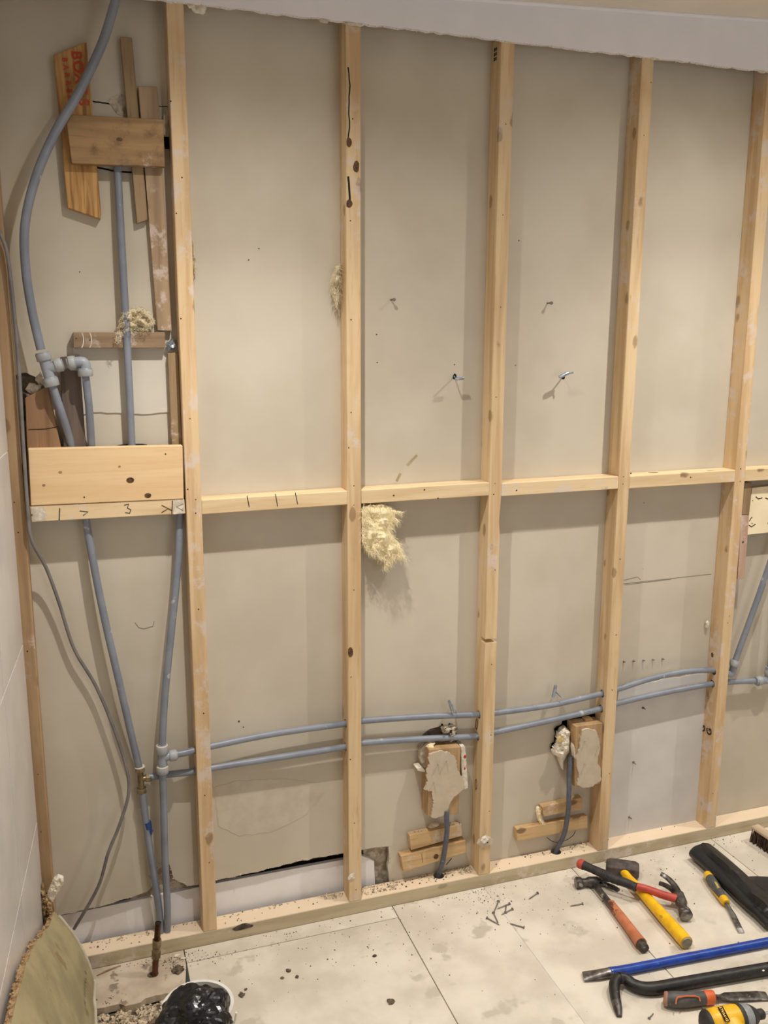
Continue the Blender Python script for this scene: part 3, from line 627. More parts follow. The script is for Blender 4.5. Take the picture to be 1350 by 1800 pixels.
# ================================================================== TIMBER PIECES IN THE PIPE BAY
def board(name, label, pts, yf, yb, mat, cat='board', bevel=.0012, jg=0):
    p = jag(pts, jg, 10, True, len(label)) if jg else pts
    return tag(obj(name, pxprism(p, yf, yb), mat, bevel=0 if jg else bevel), label, cat)
mb = thing('marked_board', 'orange fir board with red stencilled letters, both ends sawn askew', 'board')
obj('body', pxprism([(94, 97), (152, 74), (178, 375), (177, 385), (119, 365)], .034, D-.0005), W_FIR, mb, bevel=.001)
uy = (Vector(py(175, 385, .034))-Vector(py(152, 74, .034))).normalized()
for i, ch in enumerate('BOXES'):
    c = py(134+i*3.2, 97+i*20.7, .034); text('red_letter', ch, .030, REDINK, frame((c[0], .0334, c[2]), uy, Vector((1, 0, .08))), mb)
for i, ch in enumerate('BARRED'):
    c = py(113.5+i*2.0, 105+i*13.6, .034); text('red_letter', ch, .015, REDINK, frame((c[0], .0334, c[2]), uy, Vector((1, 0, .08))), mb)
sb = thing('stained_board', 'square-cut stained board nailed across the red-lettered board and battens', 'board')
obj('body', pxprism([(117, 217), (126, 201), (180, 204), (287, 210), (290, 293), (126, 287)], .010, .0325), W_OLD, sb, bevel=.0012)
p = py(210, 245, .01); obj('knot', prism([(p[0]+.007*math.cos(k*.6283), .0093, p[2]+.004*math.sin(k*.6283)) for k in range(10)], (0, .0005, 0)), MATS['knot_dark'], sb)
board('batten', 'thin brown batten standing behind the stained board', [(211, 64), (232, 66), (260, 386), (241, 393)], .036, D-.001, W_OLDZ, 'batten')
board('batten', 'long weathered grey-brown batten between stained board and plastered stud', [(243, 152), (276, 152), (279, 180), (302, 582), (277, 581)], .037, D-.001, W_GREY, 'batten')
lb = thing('batten', 'short level batten carrying a lump of mineral wool', 'batten')
obj('body', pxprism([(128, 584), (290, 584), (291, 612), (129, 612)], .03, D-.001), W_GREYX, lb, bevel=.0012)
for cx in (138, 152):
    obj('chalk_arc', stroke([py(cx+9*math.cos(a), 598+17*math.sin(a), .03) for a in [-.9+i*.2 for i in range(10)]], .0022, (0, -1, 0)), PLASTER_W, lb)
nail_holes(lb, [(134, 595), (158, 598)], .0298)
board('batten', 'short brown upright batten between plank top and plastered stud', [(295, 621), (313, 619), (320, 782), (302, 786)], .034, D-.001, W_OLDZ, 'batten')
rb = thing('timber_block', 'reddish-brown timber block with sloping top behind the plank', 'block')
obj('body', pxprism([(44, 700), (84, 678), (108, 790), (48, 795)], .02, D-.001), W_RED, rb, bevel=.0012)
obj('crack', stroke([py(x, y, .02) for x, y in ((50, 755), (80, 754), (102, 750))], .0016, (0, -1, 0)), BLACK, rb)
board('batten', 'dark grey weathered batten behind the push-fit elbow', [(106, 628), (140, 624), (152, 800), (112, 800)], .03, D-.001, W_DARK, 'batten')
board('batten', 'dark brown batten squeezed between tiled-wall stud and reddish block', [(24, 660), (38, 680), (46, 800), (50, 880), (34, 880), (30, 760)], .04, D-.001, W_DARK, 'batten')
for x, y, s in ((60, 680, .014), (70, 670, .012), (298, 222, .012), (301, 605, .011), (140, 786, .008)):
    pass
tag(obj('plaster_lump', join(blob(py(60, 684, .04), (.016, .008, .014), .7, 2, 2, 1), blob(py(72, 668, .04), (.009, .008, .014), .7, 2, 2, 2)), PLASTER_W), 'broken white plaster lump above the reddish timber block', 'plaster')
tag(obj('plaster_lump', blob(py(292, 222, .045), (.009, .01, .026), .6, 2, 2, 3), PLASTER), 'plaster lump wedged between stained board and plastered stud', 'plaster')
tag(obj('plaster_lump', blob(py(301, 606, .04), (.01, .01, .012), .8, 2, 2, 4), ZINC), 'crumpled silvery lump at the end of the level batten', 'foil')

# ================================================================== MINERAL WOOL
def wool(name, label, poly, yf, yb, nf, L, dirn, spread, seed, mat=INS, amp=.7, d0=14, fr=.09, hmin=.05):
    t = thing(name, label, 'insulation')
    obj('core', pillow(poly, yf, yb, 2.2, d0, amp, fr, seed, hmin), mat, t, True)
    obj('fibre', fibres(poly, yf-.004, yb, nf, L, dirn, spread, .00045, seed, 6), mat, t, kind='stuff')
    return t
S = lambda pts, ox, oy, s: [(ox+a/s, oy+b/s) for a, b in pts]
big = S([(120, 180), (250, 150), (420, 135), (560, 170), (600, 215), (760, 255), (740, 275), (620, 285), (640, 340), (720, 385), (640, 420), (590, 490), (560, 540), (620, 640), (700, 720), (745, 850), (800, 970), (700, 950), (640, 930), (560, 1050), (440, 1150), (480, 1060), (500, 1000), (400, 950), (260, 890), (180, 820), (130, 700), (130, 450)], 620, 870, 8.575)
wool('insulation_tuft', 'large yellow mineral wool tuft hanging under a noggin', big, -.014, .034, 3600, .016, (.35, -.6), .5, 31, INS, .45, 16, .06, .5)
wool('insulation_tuft', 'small pale mineral wool wisp on the side of the split stud', [(599, 462), (590, 468), (584, 482), (580, 500), (582, 516), (588, 532), (592, 545), (600, 520), (601, 490)], .02, .05, 500, .014, (-.2, -.8), .5, 32, INS2, d0=8)
wool('insulation_tuft', 'lumpy mineral wool tuft sitting on the short level batten', jag([(200, 600), (205, 575), (214, 552), (230, 542), (252, 540), (270, 558), (273, 568), (262, 582), (240, 584), (222, 583), (212, 600), (204, 607)], 2, 6, True, 33), .012, .05, 1400, .008, (0, -.2), .9, 33, INS2, .8, 9, .1)
wool('insulation_tuft', 'thin brown wool scrap on the plastered stud', [(336, 418), (343, 424), (344, 445), (347, 480), (340, 490), (337, 450)], .03, .05, 120, .008, (0, -.8), .5, 34, INS2, d0=6)
wool('insulation_tuft', 'little white wool scrap on the end of a low batten', [(942, 1420), (950, 1415), (952, 1432), (958, 1448), (950, 1452), (944, 1438)], .03, .05, 160, .008, (0, -.8), .6, 35, INS, d0=6)

# ================================================================== BACKING BLOCKS AND LOW BATTENS
b1 = thing('backing_block', 'wide timber backing block with ragged plaster patch and red-spotted flank', 'block')
obj('body', pxprism([(754, 1318), (810, 1313), (806, 1431), (752, 1436)], .006, D-.0005), W_BOX, b1, bevel=.001)
pat = S([(435, 850), (520, 825), (600, 812), (690, 840), (740, 880), (760, 930), (775, 1040), (850, 1150), (845, 1260), (740, 1350), (690, 1420), (660, 1500), (620, 1575), (560, 1590), (500, 1610), (455, 1590), (480, 1490), (490, 1430), (470, 1290), (375, 1270), (420, 1180), (400, 1050), (440, 980), (420, 900)], 690, 1200, 6.75)
pp = obj('plaster_patch', pxprism(jag(pat, 1.2, 2.6, True, 41), -.001, .0056), PLASTER, b1)
for x, y in S([(540, 975), (640, 935), (490, 1190)], 690, 1200, 6.75): obj('nail', rod([py(x, y, .0), py(x, y, -.012)], [.0015, .002], seg=7), STEEL_B, pp, True)
obj('plaster_flank', pxprism(jag(S([(815, 765), (860, 755), (868, 850), (878, 950), (895, 1250), (850, 1265), (825, 1110)], 690, 1200, 6.75), .4, 5, True, 42), .012, .05), PLASTER_W, b1)
for x, y, s in ((817, 1330, .006), (817, 1351, .004)): obj('red_spot', blob(py(x, y, .0115), (s*.7, .0012, s), .4, 1, 2, s*500), REDP, b1)
obj('plaster_crust', pxprism(jag(S([(335, 800), (380, 730), (440, 695), (500, 700), (480, 760), (410, 790), (400, 1010), (350, 1000), (330, 900)], 690, 1200, 6.75), .7, 4, True, 43), .03, D), DRY_TORN, b1)
obj('plaster_lip', pxprism(jag(S([(290, 1020), (350, 1005), (385, 1040), (380, 1060), (300, 1045)], 690, 1200, 6.75), .4, 4, True, 44), .02, .05), PAPER, b1)
obj('foam_lump', blob(py(756, 1309, .03), (.013, .012, .007), .7, 2, 2.5, 8), INS, b1)
tag(obj('plaster_lump', pillow(S([(590, 520), (620, 505), (770, 510), (785, 560), (755, 590), (745, 680), (700, 715), (640, 730), (690, 670), (660, 620), (600, 610), (580, 560)], 690, 1200, 6.75), .012, .05, 1.5, 6, .8, .2, 3), PLASTER_W), 'torn plaster lump hanging over the lower pipe above the wide block', 'plaster')
tag(obj('plaster_lump', blob(py(762, 1450, .035), (.014, .01, .007), .7, 2, 2, 6), PLASTER), 'grey plaster crumb between the wide block and the batten under it', 'plaster')
b2 = thing('backing_block', 'tall timber backing block with plaster patch, against a stud', 'block')
obj('body', pxprism([(1012, 1277), (1060, 1271), (1056, 1378), (1011, 1384)], .006, D-.0005), W_BOX, b2, bevel=.001)
pat2 = S([(880, 670), (920, 655), (970, 650), (1050, 670), (1075, 730), (1090, 800), (1100, 890), (1075, 1000), (1070, 1075), (1110, 1140), (1115, 1290), (1060, 1330), (1010, 1365), (960, 1380), (900, 1385), (810, 1350), (840, 1240), (810, 1120), (805, 1000), (850, 880), (860, 760)], 900, 1190, 7.105)
pp = obj('plaster_patch', pxprism(jag(pat2, .8, 3, True, 45), -.001, .0056), PLASTER, b2)
for x, y in S([(910, 805), (1080, 870), (910, 1085)], 900, 1190, 7.105): obj('nail', rod([py(x, y, .0), py(x, y, -.011)], [.0015, .002], seg=7), STEEL_B, pp, True)
obj('plaster_strip', pxprism(jag(S([(770, 840), (790, 900), (795, 1030), (780, 1000), (765, 890)], 900, 1190, 7.105), .2, 4, True, 46), .004, .02), PLASTER_W, b2)
obj('wood_chip', pxprism(S([(915, 535), (1000, 515), (1015, 545), (920, 565)], 900, 1190, 7.105), .03, .05), W_BAT, b2)
tpz = thing('torn_plaster', 'white torn plaster and paper flap beside the tall block', 'plaster')
obj('body', pillow(S([(660, 610), (740, 690), (730, 760), (735, 850), (730, 940), (690, 980), (650, 1060), (650, 1190), (610, 1120), (575, 1000), (515, 970), (510, 930), (525, 870), (560, 850), (570, 700), (610, 650)], 900, 1190, 7.105), .008, .05, 1.3, 7, .3, .12, 6), PAPER, tpz)
obj('yellow_patch', blob(py(985, 1300, .012), (.011, .005, .012), .4, 2, 2, 5), plain('yellowed_gypsum', (214, 190, 130), (196, 172, 118), .9, 60), tpz)
s5 = lambda p: S(p, 680, 1380, 6.136)
def lowbat(label, pts, jg=0): return board('batten', label, pts, .034, D-.0008, W_BAT, 'batten')
lowbat('upper of two short pine battens under the wide plaster-daubed block', s5([(245, 545), (805, 425), (812, 548), (262, 705)]))
lb2 = thing('batten', 'lower of two short pine battens, with round knot, under the wide block', 'batten')
obj('body', pxprism(s5([(150, 770), (850, 598), (860, 725), (180, 940)]), .03, D-.0008), W_BAT, lb2, bevel=.0012)
p = py(680+530/6.136, 1380+770/6.136, .03); obj('knot', prism([(p[0]+.008*math.cos(k*.6283), .0292, p[2]+.008*math.sin(k*.6283)) for k in range(10)], (0, .0006, 0)), MATS['knot_dark'], lb2)
obj('saw_mark', stroke([py(*q, .03) for q in s5([(375, 738), (388, 835)])], .001, (0, -1, 0)), INK, lb2)
s4 = lambda p: S(p, 680, 1200, 3.214)
lowbat('upper short pine batten below the torn plaster flap', s4([(878, 703), (1105, 650), (1105, 715), (888, 757)]))
lowbat('long lower pine batten below the torn plaster flap', s4([(735, 830), (1135, 755), (1135, 822), (737, 898)]))
for nm, lab, P in (('batten_crumbs', 'plaster crumbs lying along the battens under the wide block', [(225, 520, 440, 470), (640, 420, 790, 395), (150, 765, 280, 735)]),):
    spots = []
    for x0_, y0_, x1_, y1_ in P:
        for _ in range(26):
            t = random.random(); q = s5([(x0_+(x1_-x0_)*t, y0_+(y1_-y0_)*t+12)])[0]; p = py(*q, .045); spots.append((p[0], random.uniform(.037, .053), p[2], random.uniform(.0015, .004)))
    o = obj(nm, crumbs(spots, 3), RUBBLE, kind='stuff'); tag(o, lab, 'debris')
ws = wool  # thin wires behind the low battens
for lab, P in (('thin black wire looping behind the lower batten by the wide block', [(700, 790), (665, 830), (640, 860)]),):
    tag(pipe('wire', [py(*q, .045) for q in s5(P)], .0012, BLACK, seg=6), lab, 'wire')
tag(pipe('wire', [py(*q, .045) for q in s4([(905, 875), (945, 900), (1000, 895), (1050, 865), (1065, 835)])], .001, BLACK, seg=6), 'thin black wire looping behind the battens by the torn plaster flap', 'wire')

# ================================================================== WALL FIXINGS
def anchor(label, pts, yo, r=.005, hole=True, wire=None):
    t = thing('wall_anchor', label, 'wall anchor'); p = py(*pts[0], D)
    obj('rod', rod([(p[0], D, p[2]), py(*pts[0], yo)], .0022, seg=8), ZINC, t, True)
    a, b = Vector(py(*pts[1], yo)), Vector(py(*pts[2], yo)); d = b-a
    obj('toggle', rod([a, a+d*.1, a+d*.9, b], [r*.8, r, r, r*.8], seg=8), ZINC, t, True)
    if hole: obj('hole', blob((p[0], D-.0005, p[2]), (.006, .0008, .009), .4, 1, 2, 3), BLACK, t)
    if wire: obj('wing', rod([py(*wire[0], yo), py(*wire[1], yo-.01)], .0022, seg=7), ZINC, t, True)
    return t
anchor('zinc toggle anchor with dark hole beside the sawn stud', [(799, 662), (800, 666), (815, 665)], .02, .004)
anchor('zinc toggle anchor poking slantwise from the wall above the tall block bay', [(990, 662), (983, 663), (1000, 655)], .02, .005, True, ((998, 657), (1008, 655)))
anchor('zinc toggle anchor hanging over the upper pipe by the wide block', [(795, 1238), (789, 1231), (796, 1254)], .02, .004, False, ((797, 1240), (803, 1254)))
anchor('zinc toggle anchor with thin wing over the pipes by the torn plaster', [(976, 1215), (977, 1204), (972, 1226)], .025, .005, False, ((977, 1216), (988, 1227)))
for lab, x, y, dx in (('dark screw stub on the wall beside the split stud', 687, 527, 4), ('dark screw stub on the wall beside the sawn stud', 962, 533, -4)):
    t = thing('screw', lab, 'screw'); p = py(x, y, D)
    obj('shank', rod([(p[0], D, p[2]), (p[0]+.002, D-.018, p[2])], .002, seg=7), NAILM, t, True); obj('head', rod([(p[0]+.002, D-.018, p[2]), (p[0]+.002, D-.0205, p[2])], .0045, seg=10), NAILM, t, True)
for x, y in ((1130, 1244), (1113, 1340), (1106, 1436)):
    t = thing('screw', 'grey screw tip poking through the white board beside the lower pipe', 'screw', 'screw tips in the white board'); p = py(x, y, D-.003)
    obj('shank', rod([(p[0], D-.003, p[2]), (p[0], D-.018, p[2]+.001)], [.003, .0012], seg=7), NAILM, t, True); obj('collar', blob((p[0], D-.004, p[2]), (.005, .002, .004), .4, 1, 2, x), RUBBLE_D, t)
for i in range(5):
    x, y = 1096+i*17, 1163-i*1.2; p = py(x, y, D)
    o = obj('screw_tip', rod([(p[0], D-.001, p[2]), (p[0]+.001, D-.010, p[2]+.002)], [.003, .001], seg=6), NAILM, smooth=True)
    tag(o, 'tiny screw tip in the row above the upper pipe', 'screw', 'row of screw tips above the pipe')
# ================================================================== BAY WITH THE CREAM BOARD
cb = thing('slotted_board', 'cream slotted board beyond the G-stamped stud', 'board')
obj('body', pxprism([(1322, 858), (1430, 846), (1430, 926), (1350, 936), (1313, 940)], .022, .028), CREAM, cb)
for pts in ([(1328, 873), (1333, 877), (1340, 875)], [(1345, 875), (1352, 878), (1359, 876)], [(1317, 916), (1320, 911), (1322, 909)], [(1316, 923), (1321, 926), (1328, 921)], [(1349, 919), (1356, 923)]):
    obj('slot', stroke([py(x, y, .022) for x, y in pts], .003, (0, -1, 0)), BLACK, cb)
nail_holes(cb, [(1323, 880), (1322, 920)], .0218)
board('batten', 'bare pine strip under the noggin beside the cream slotted board', [(1310, 848), (1322, 848), (1317, 905), (1304, 905)], .012, D-.001, W_OLDZ, 'batten')
pb_ = thing('batten', 'pinkish paint-stained batten hanging beside the cream slotted board', 'batten')
obj('body', pxprism([(1303, 906), (1317, 906), (1313, 960), (1309, 1016), (1297, 1018)], .012, D-.001), W_PINK, pb_, bevel=.001)
p = py(1306, 953, .012); obj('screw_hole', blob((p[0], .0118, p[2]), (.003, .0006, .004), .2, 1, 1, 2), BLACK, pb_)
tag(obj('plaster_lump', blob(py(1243, 1098, .05), (.006, .005, .014), .6, 2, 2, 12), PLASTER_W), 'white plaster dab on the wall edge of the G-stamped stud', 'plaster')

# ================================================================== COPPER STUB
cp = thing('copper_pipe', 'brown copper pipe stub with brass coupling standing in the floor', 'pipe')
cb0 = Vector(pz(272, 1714, 0)); top = Vector(py(278, 1622, cb0.y-.004))
ax = (top-cb0).normalized(); L = (top-cb0).length
def alg(t): return cb0+ax*(L*t)
o = obj('pipe', rod([alg(-.08), alg(1)], .0078, seg=16, caps=False), COPPER, cp, True)
obj('bore', rod([alg(.99), alg(.97)], .0066, seg=12), BLACK, cp)
obj('floor_ring', blob(cb0+Vector((-.004, .004, 0)), (.014, .012, .0012), .2, 2, 1, 3), RUBBLE_D, cp)
o = obj('coupling', rod([alg(.36), alg(.64)], .0098, seg=18), BRASS, cp, True)
for t in (.40, .62): obj('nut', rod([alg(t-.055), alg(t+.055)], .0122, seg=6), BRASS, o)

# ================================================================== PLASTERBOARD OFFCUT LEANING ON THE TILES
of = thing('plasterboard_offcut', 'broken yellowish plasterboard offcut leaning against the tiled wall', 'offcut')
nu, nv = 26, 16; GV = []
tops = [(-.03, -.787, .205), (-.10, -.797, .215), (-.2, -.807, .262), (-.27, -.812, .30), (-.35, -.818, .335), (-.47, -.822, .385), (-.62, -.832, .415), (-.80, -.845, .43)]
def lerp_top(y):
    for a, b in zip(tops, tops[1:]):
        if b[0] <= y <= a[0]:
            t = (y-a[0])/(b[0]-a[0]); return Vector((a[1]+(b[1]-a[1])*t, y, a[2]+(b[2]-a[2])*t))
    return Vector((tops[-1][1], y, tops[-1][2]))
front = []; back = []
for i in range(nu):
    u = i/(nu-1); y = -.03-.75*u; tq = lerp_top(y); tq.z += .012*noise.noise(Vector((i*.9, 3, 0))); tq.x += .004
    for j in range(nv):
        v = j/(nv-1); bq = Vector((-.703+.004*noise.noise(Vector((i*.5, 0, 0))), y-.012*(1-v) if i == 0 else y, .001))
        q = bq.lerp(tq, v); q += Vector((.012*math.sin(v*math.pi), 0, 0)); q.y += .006*noise.noise(Vector((v*5, i*.3, 1)))*(1 if i == 0 else 0)
        front.append(q); back.append(q+Vector((-.0125, 0, -.004)) if j else q+Vector((-.0125, 0, 0)))
idx = lambda i, j: i*nv+j
Ff = [[idx(i, j), idx(i+1, j), idx(i+1, j+1), idx(i, j+1)] for i in range(nu-1) for j in range(nv-1)]
nF_ = len(front)
Vs = front+[p+Vector((-.0006, 0, 0)) for p in front]
obj('face_paper', (Vs, Ff), OFFC, of, True)
rim = [idx(i, 0) for i in range(nu)]+[idx(nu-1, j) for j in range(1, nv)]+[idx(i, nv-1) for i in range(nu-2, -1, -1)]+[idx(0, j) for j in range(nv-2, 0, -1)]
core_f = [p+Vector((-.0008, 0, 0)) for p in front]
obj('core', (core_f+back, [[f for f in q] for q in Ff]+[[f+nF_ for f in q[::-1]] for q in Ff]+[[rim[k-1], rim[k], rim[k]+nF_, rim[k-1]+nF_] for k in range(len(rim))]), OFFE, of)
cr = [];
for i in range(260):
    y = random.uniform(-.78, -.03); q = lerp_top(y); cr.append((q.x-.004+random.uniform(-.006, .006), y, q.z-.006+random.uniform(-.008, .006), random.uniform(.002, .006)))
obj('broken_edge', crumbs(cr, 4), OFFE, of, kind='stuff')
obj('rounded_edge', rod([front[idx(0, j)]+Vector((.001, -.002, 0)) for j in range(nv-2, -1, -1)]+[front[idx(i, 0)]+Vector((.002, 0, .004)) for i in range(1, nu)], .0042, seg=8), plain('edge_paper', (206, 198, 178), (190, 180, 158), .85, 20), of, True)
obj('paper_flap', pillow([(78, 1585), (84, 1566), (93, 1545), (102, 1537), (112, 1541), (114, 1552), (108, 1562), (100, 1575), (92, 1590), (86, 1584)], -.05, -.028, 2, 6, .5, .1, 4), PAPER, of)
obj('core_chunk', pillow([(70, 1560), (76, 1549), (79, 1570), (92, 1588), (94, 1610), (88, 1640), (76, 1648), (76, 1612), (69, 1582)], -.065, -.03, 2, 7, .7, .15, 5), OFFE, of)
for k, (u, v) in enumerate(((4, 9), (5, 8), (6, 9), (7, 8))):
    pass
q0, q1 = front[idx(3, 4)], front[idx(7, 4)]; nrm = Vector((.93, 0, .36))
for k in range(14):
    a = front[idx(2+k//3, 4)].lerp(front[idx(3+k//3, 4)], (k % 3)/3)+Vector((0, 0, random.uniform(-.004, .006))); obj('print_mark', stroke([a, a+Vector((-.004, 0, .011))], .0018, nrm, .0012), INK, of)

# ================================================================== BUCKET WITH BLACK BAG
bc = Vector((-.490, -.458, 0)); bh, brt, brb = .2, .072, .058
bu = thing('bucket', 'small white plastic bucket beside the gap in the floor', 'bucket')
seg = 40; V = []; F = []
prof = [(brb*.0, .002), (brb, .002), (brt, bh), (brt+.004, bh), (brt+.004, bh+.004), (brt-.003, bh+.004), (brb-.003, .006), (0.0001, .006)]
for r0, z0 in prof:
    for k in range(seg): a = 2*math.pi*k/seg; V.append((bc.x+r0*math.cos(a), bc.y+r0*math.sin(a), z0))
for i in range(len(prof)-1):
    for k in range(seg): F.append([i*seg+k, i*seg+(k+1) % seg, (i+1)*seg+(k+1) % seg, (i+1)*seg+k])
obj('body', (V, F), BUCK, bu, True)
obj('handle', smoothrod([bc+Vector(((brt+.006)*math.cos(a), (brt+.008)*math.sin(a)*.3-.03*math.sin(a)**2-.02, bh-.02-.085*abs(math.sin(a)))) for a in [i*math.pi/10 for i in range(11)]], .0025, 3, seg=7), BUCK, bu, True)
bm = bmesh.new(); bmesh.ops.create_icosphere(bm, subdivisions=5, radius=1.)
V = []
for v in bm.verts:
    n_ = v.co.copy(); q = n_*1.25+Vector((4, 1, 2)); f1 = noise.voronoi(q)[0]; f2 = noise.voronoi(q*2.3+Vector((1, 5, 2)))[0]
    d = .70+.34*(f1[0]-.3)+.12*(f2[1]-f2[0])+.20*noise.noise(q*1.1)
    V.append(Vector((bc.x-.008+n_.x*.092*d, bc.y-.044+n_.y*.080*d, bh+.010+n_.z*.066*d)))
F = [[v.index for v in f.verts] for f in bm.faces]; bm.free()
tag(obj('rubbish_bag', (V, F), BAG, smooth=False), 'crumpled glossy black plastic bag stuffed in the bucket', 'bag')

# ================================================================== TOOLS
def VP(x, y, z): return Vector(pz(x, y, z))
def claw_head(t, eye, face_dir, hand_dir, mat_h, sc=1., length=.05, claw=.06, splay=.011):
    """one forged head: face, neck, cheeks, split claw curving towards the handle; plus bright face"""
    f = Vector(face_dir).normalized(); h = Vector(hand_dir); h = (h-f*h.dot(f)).normalized(); n = f.cross(h)
    P = [eye-f*.012*sc, eye+f*.012*sc, eye+f*.020*sc, eye+f*(length-.017)*sc, eye+f*(length-.014)*sc, eye+f*(length-.002)*sc, eye+f*length*sc]
    g = [rod(P, [.0125*sc, .0130*sc, .0095*sc, .0095*sc, .0135*sc, .0145*sc, .0130*sc], seg=14)]
    for s in (-1, 1):
        Q = []; R = []
        for k in range(9):
            u = k/8; a = u*1.15
            Q.append(eye-f*(.008+claw*math.sin(a)*.92)*sc+h*(claw*(1-math.cos(a))*.75)*sc+n*s*(.0045+splay*.55*u)*sc); R.append((.0085*(1-u)+.0052*u)*sc)
        g.append(rod(Q, R, seg=8, ref=n, flat=[.62+.25*u/8 for u in range(9)]))
    o = obj('head', join(*g), mat_h, t, True)
    obj('striking_face', rod([eye+f*length*sc, eye+f*(length+.0012)*sc], [.0130*sc, .0118*sc], seg=16), STEEL, o, True)
    return f, h, n
# orange-handled claw hammer
h1 = thing('claw_hammer', 'worn claw hammer with dirty orange handle lying on the floor boards', 'hammer')
e = VP(1043, 1550, .016); fd = VP(1013, 1555, .016)-VP(1080, 1551, .016); hd = VP(1133, 1665, .013)-e
claw_head(h1, e, fd, hd, STEEL_D, 1.15, .046)
obj('neck', rod([e, VP(1058, 1570, .015), VP(1072, 1588, .014), VP(1078, 1596, .014)], [.009, .0085, .0095, .010], seg=12, ref=(0, 0, 1), flat=.8), STEEL_D, h1, True)
obj('handle', smoothrod([VP(1074, 1588, .0145), VP(1080, 1597, .0145), VP(1095, 1616, .015), VP(1113, 1640, .015), VP(1127, 1659, .016)], [.0115, .0125, .0135, .0145, .0165], 6, seg=16), ORG, h1, True)
obj('butt', rod([VP(1126, 1658, .016), VP(1134, 1668, .0155)], [.0145, .0125], seg=8), STEEL_D, h1)
# yellow-handled lump hammer
h2 = thing('lump_hammer', 'heavy lump hammer with rusty block head and bright yellow handle', 'hammer')
ec_ = VP(1094, 1527, .024); ld = (VP(1120, 1531, .024)-VP(1068, 1524, .024)).normalized(); hd2 = (VP(1208, 1655, .017)-VP(1098, 1534, .022)); M4 = frame(ec_, ld, hd2)
LM = []; hl, hw, hh = .048, .023, .0235
prof = [(-hl, .80), (-hl+.012, 1.0), (hl-.012, 1.0), (hl, .80)]; V = []; F = []
oct_ = [(1, .55), (.55, 1), (-.55, 1), (-1, .55), (-1, -.55), (-.55, -1), (.55, -1), (1, -.55)]
for xx, s in prof:
    for a, b in oct_: V.append(M4 @ Vector((xx, a*hw*s, b*hh*s)))
for i in range(3):
    for k in range(8): F.append([i*8+k, i*8+(k+1) % 8, (i+1)*8+(k+1) % 8, (i+1)*8+k])
F += [list(range(7, -1, -1)), list(range(24, 32))]
obj('head', (V, F), plain('rusty_iron', (92, 80, 74), (58, 50, 48), .6, 40, bmp=.3, spots=((120, 108, 98), 40, .66)), h2, bevel=.0015)
obj('handle', smoothrod([VP(1096, 1532, .024), VP(1106, 1544, .023), VP(1130, 1570, .021), VP(1165, 1610, .0195), VP(1195, 1643, .0195), VP(1207, 1657, .0195)], [.0125, .0115, .0145, .0172, .0186, .0178], 6, seg=16), YEL, h2, True)
obj('butt', rod([VP(1206.5, 1656.5, .0195), VP(1208, 1658.5, .0195)], [.0162, .0145], seg=14), plain('worn_butt', (160, 150, 120), (140, 130, 110), .7, 50), h2, True)
# red and black claw hammer resting across the other two
h3 = thing('claw_hammer', 'claw hammer with red and black handle resting across the yellow handle', 'hammer')
e3 = VP(1195, 1580, .030); but = VP(1019, 1519, .052); fd3 = VP(1208, 1617, .020)-VP(1192, 1574, .034); hv = but-e3
fd3 = fd3.normalized(); claw_head(h3, e3, fd3, hv, STEEL_D, 1.3, .050, .062, .016)
def hp(x, y, z): return VP(x, y, z)
obj('shaft', smoothrod([VP(1110, 1556, .0475), VP(1135, 1562, .045), VP(1165, 1573, .0385), VP(1190, 1580, .031)], [.0098, .0105, .0112, .0118], 6, seg=14), RED, h3, True)
gp = [VP(1024, 1520, .052), VP(1040, 1527, .0515), VP(1060, 1536, .050), VP(1080, 1545, .049), VP(1100, 1552, .048), VP(1119, 1560, .0472)]
o = obj('grip', smoothrod(gp, [.0135, .0120, .0132, .0138, .0128, .0118], 6, seg=14), BLK_GRIP, h3, True)
for k in range(6):
    t = .45+k*.05; i = int(t*29); a_, b_ = catmull(gp, 6)[i], catmull(gp, 6)[i+1]; obj('grip_ridge', rod([a_, a_+(b_-a_)*.5], .0143, seg=14), BLK_GRIP, o, True)
obj('butt', rod([VP(1017, 1517, .052), VP(1019, 1518, .052), VP(1026, 1521, .052)], [.0115, .0145, .0142], seg=14), RED, h3, True)
# chisel with yellow and black handle
c1 = thing('chisel', 'narrow wood chisel with yellow and black handle beside the black roll', 'chisel')
obj('handle', smoothrod([VP(1246, 1541, .016), VP(1252, 1550, .0165), VP(1260, 1562, .0165), VP(1268, 1574, .015), VP(1274, 1582, .014)], [.0125, .0145, .0138, .0115, .0105], 6, seg=16), GREYP, c1, True)
obj('butt_cap', rod([VP(1242.5, 1536, .016), VP(1244, 1538, .016), VP(1248, 1544, .0162)], [.010, .0128, .0136], seg=16), YEL2, c1, True)
obj('collar', rod([VP(1271, 1579, .0138), VP(1273, 1582, .0138), VP(1277, 1588, .0132)], [.0118, .0128, .0105], seg=16), YEL2, c1, True)
obj('side_stripe', smoothrod([VP(1243, 1541, .010), VP(1248, 1553, .0085), VP(1256, 1568, .0085), VP(1265, 1580, .009), VP(1271, 1588, .0095)], .005, 6, seg=8), YEL2, c1, True)
obj('top_panel', smoothrod([VP(1252, 1543, .0275), VP(1258, 1552, .0285), VP(1264, 1562, .0275)], .0045, 6, seg=8, ref=(0, 0, 1), flat=.5), plain('olive_plastic', (186, 164, 84), (160, 140, 76), .5, 50), c1, True)
bl = obj('blade', rod([VP(1274, 1584, .0125), VP(1279, 1592, .011), VP(1284, 1600, .009), VP(1288, 1607, .0075), VP(1300, 1632, .005)], [.0075, .0058, .006, .0085, .0085], seg=12, ref=(0, 0, 1), flat=[1, 1, .8, .35, .32]), STEEL, c1, True)
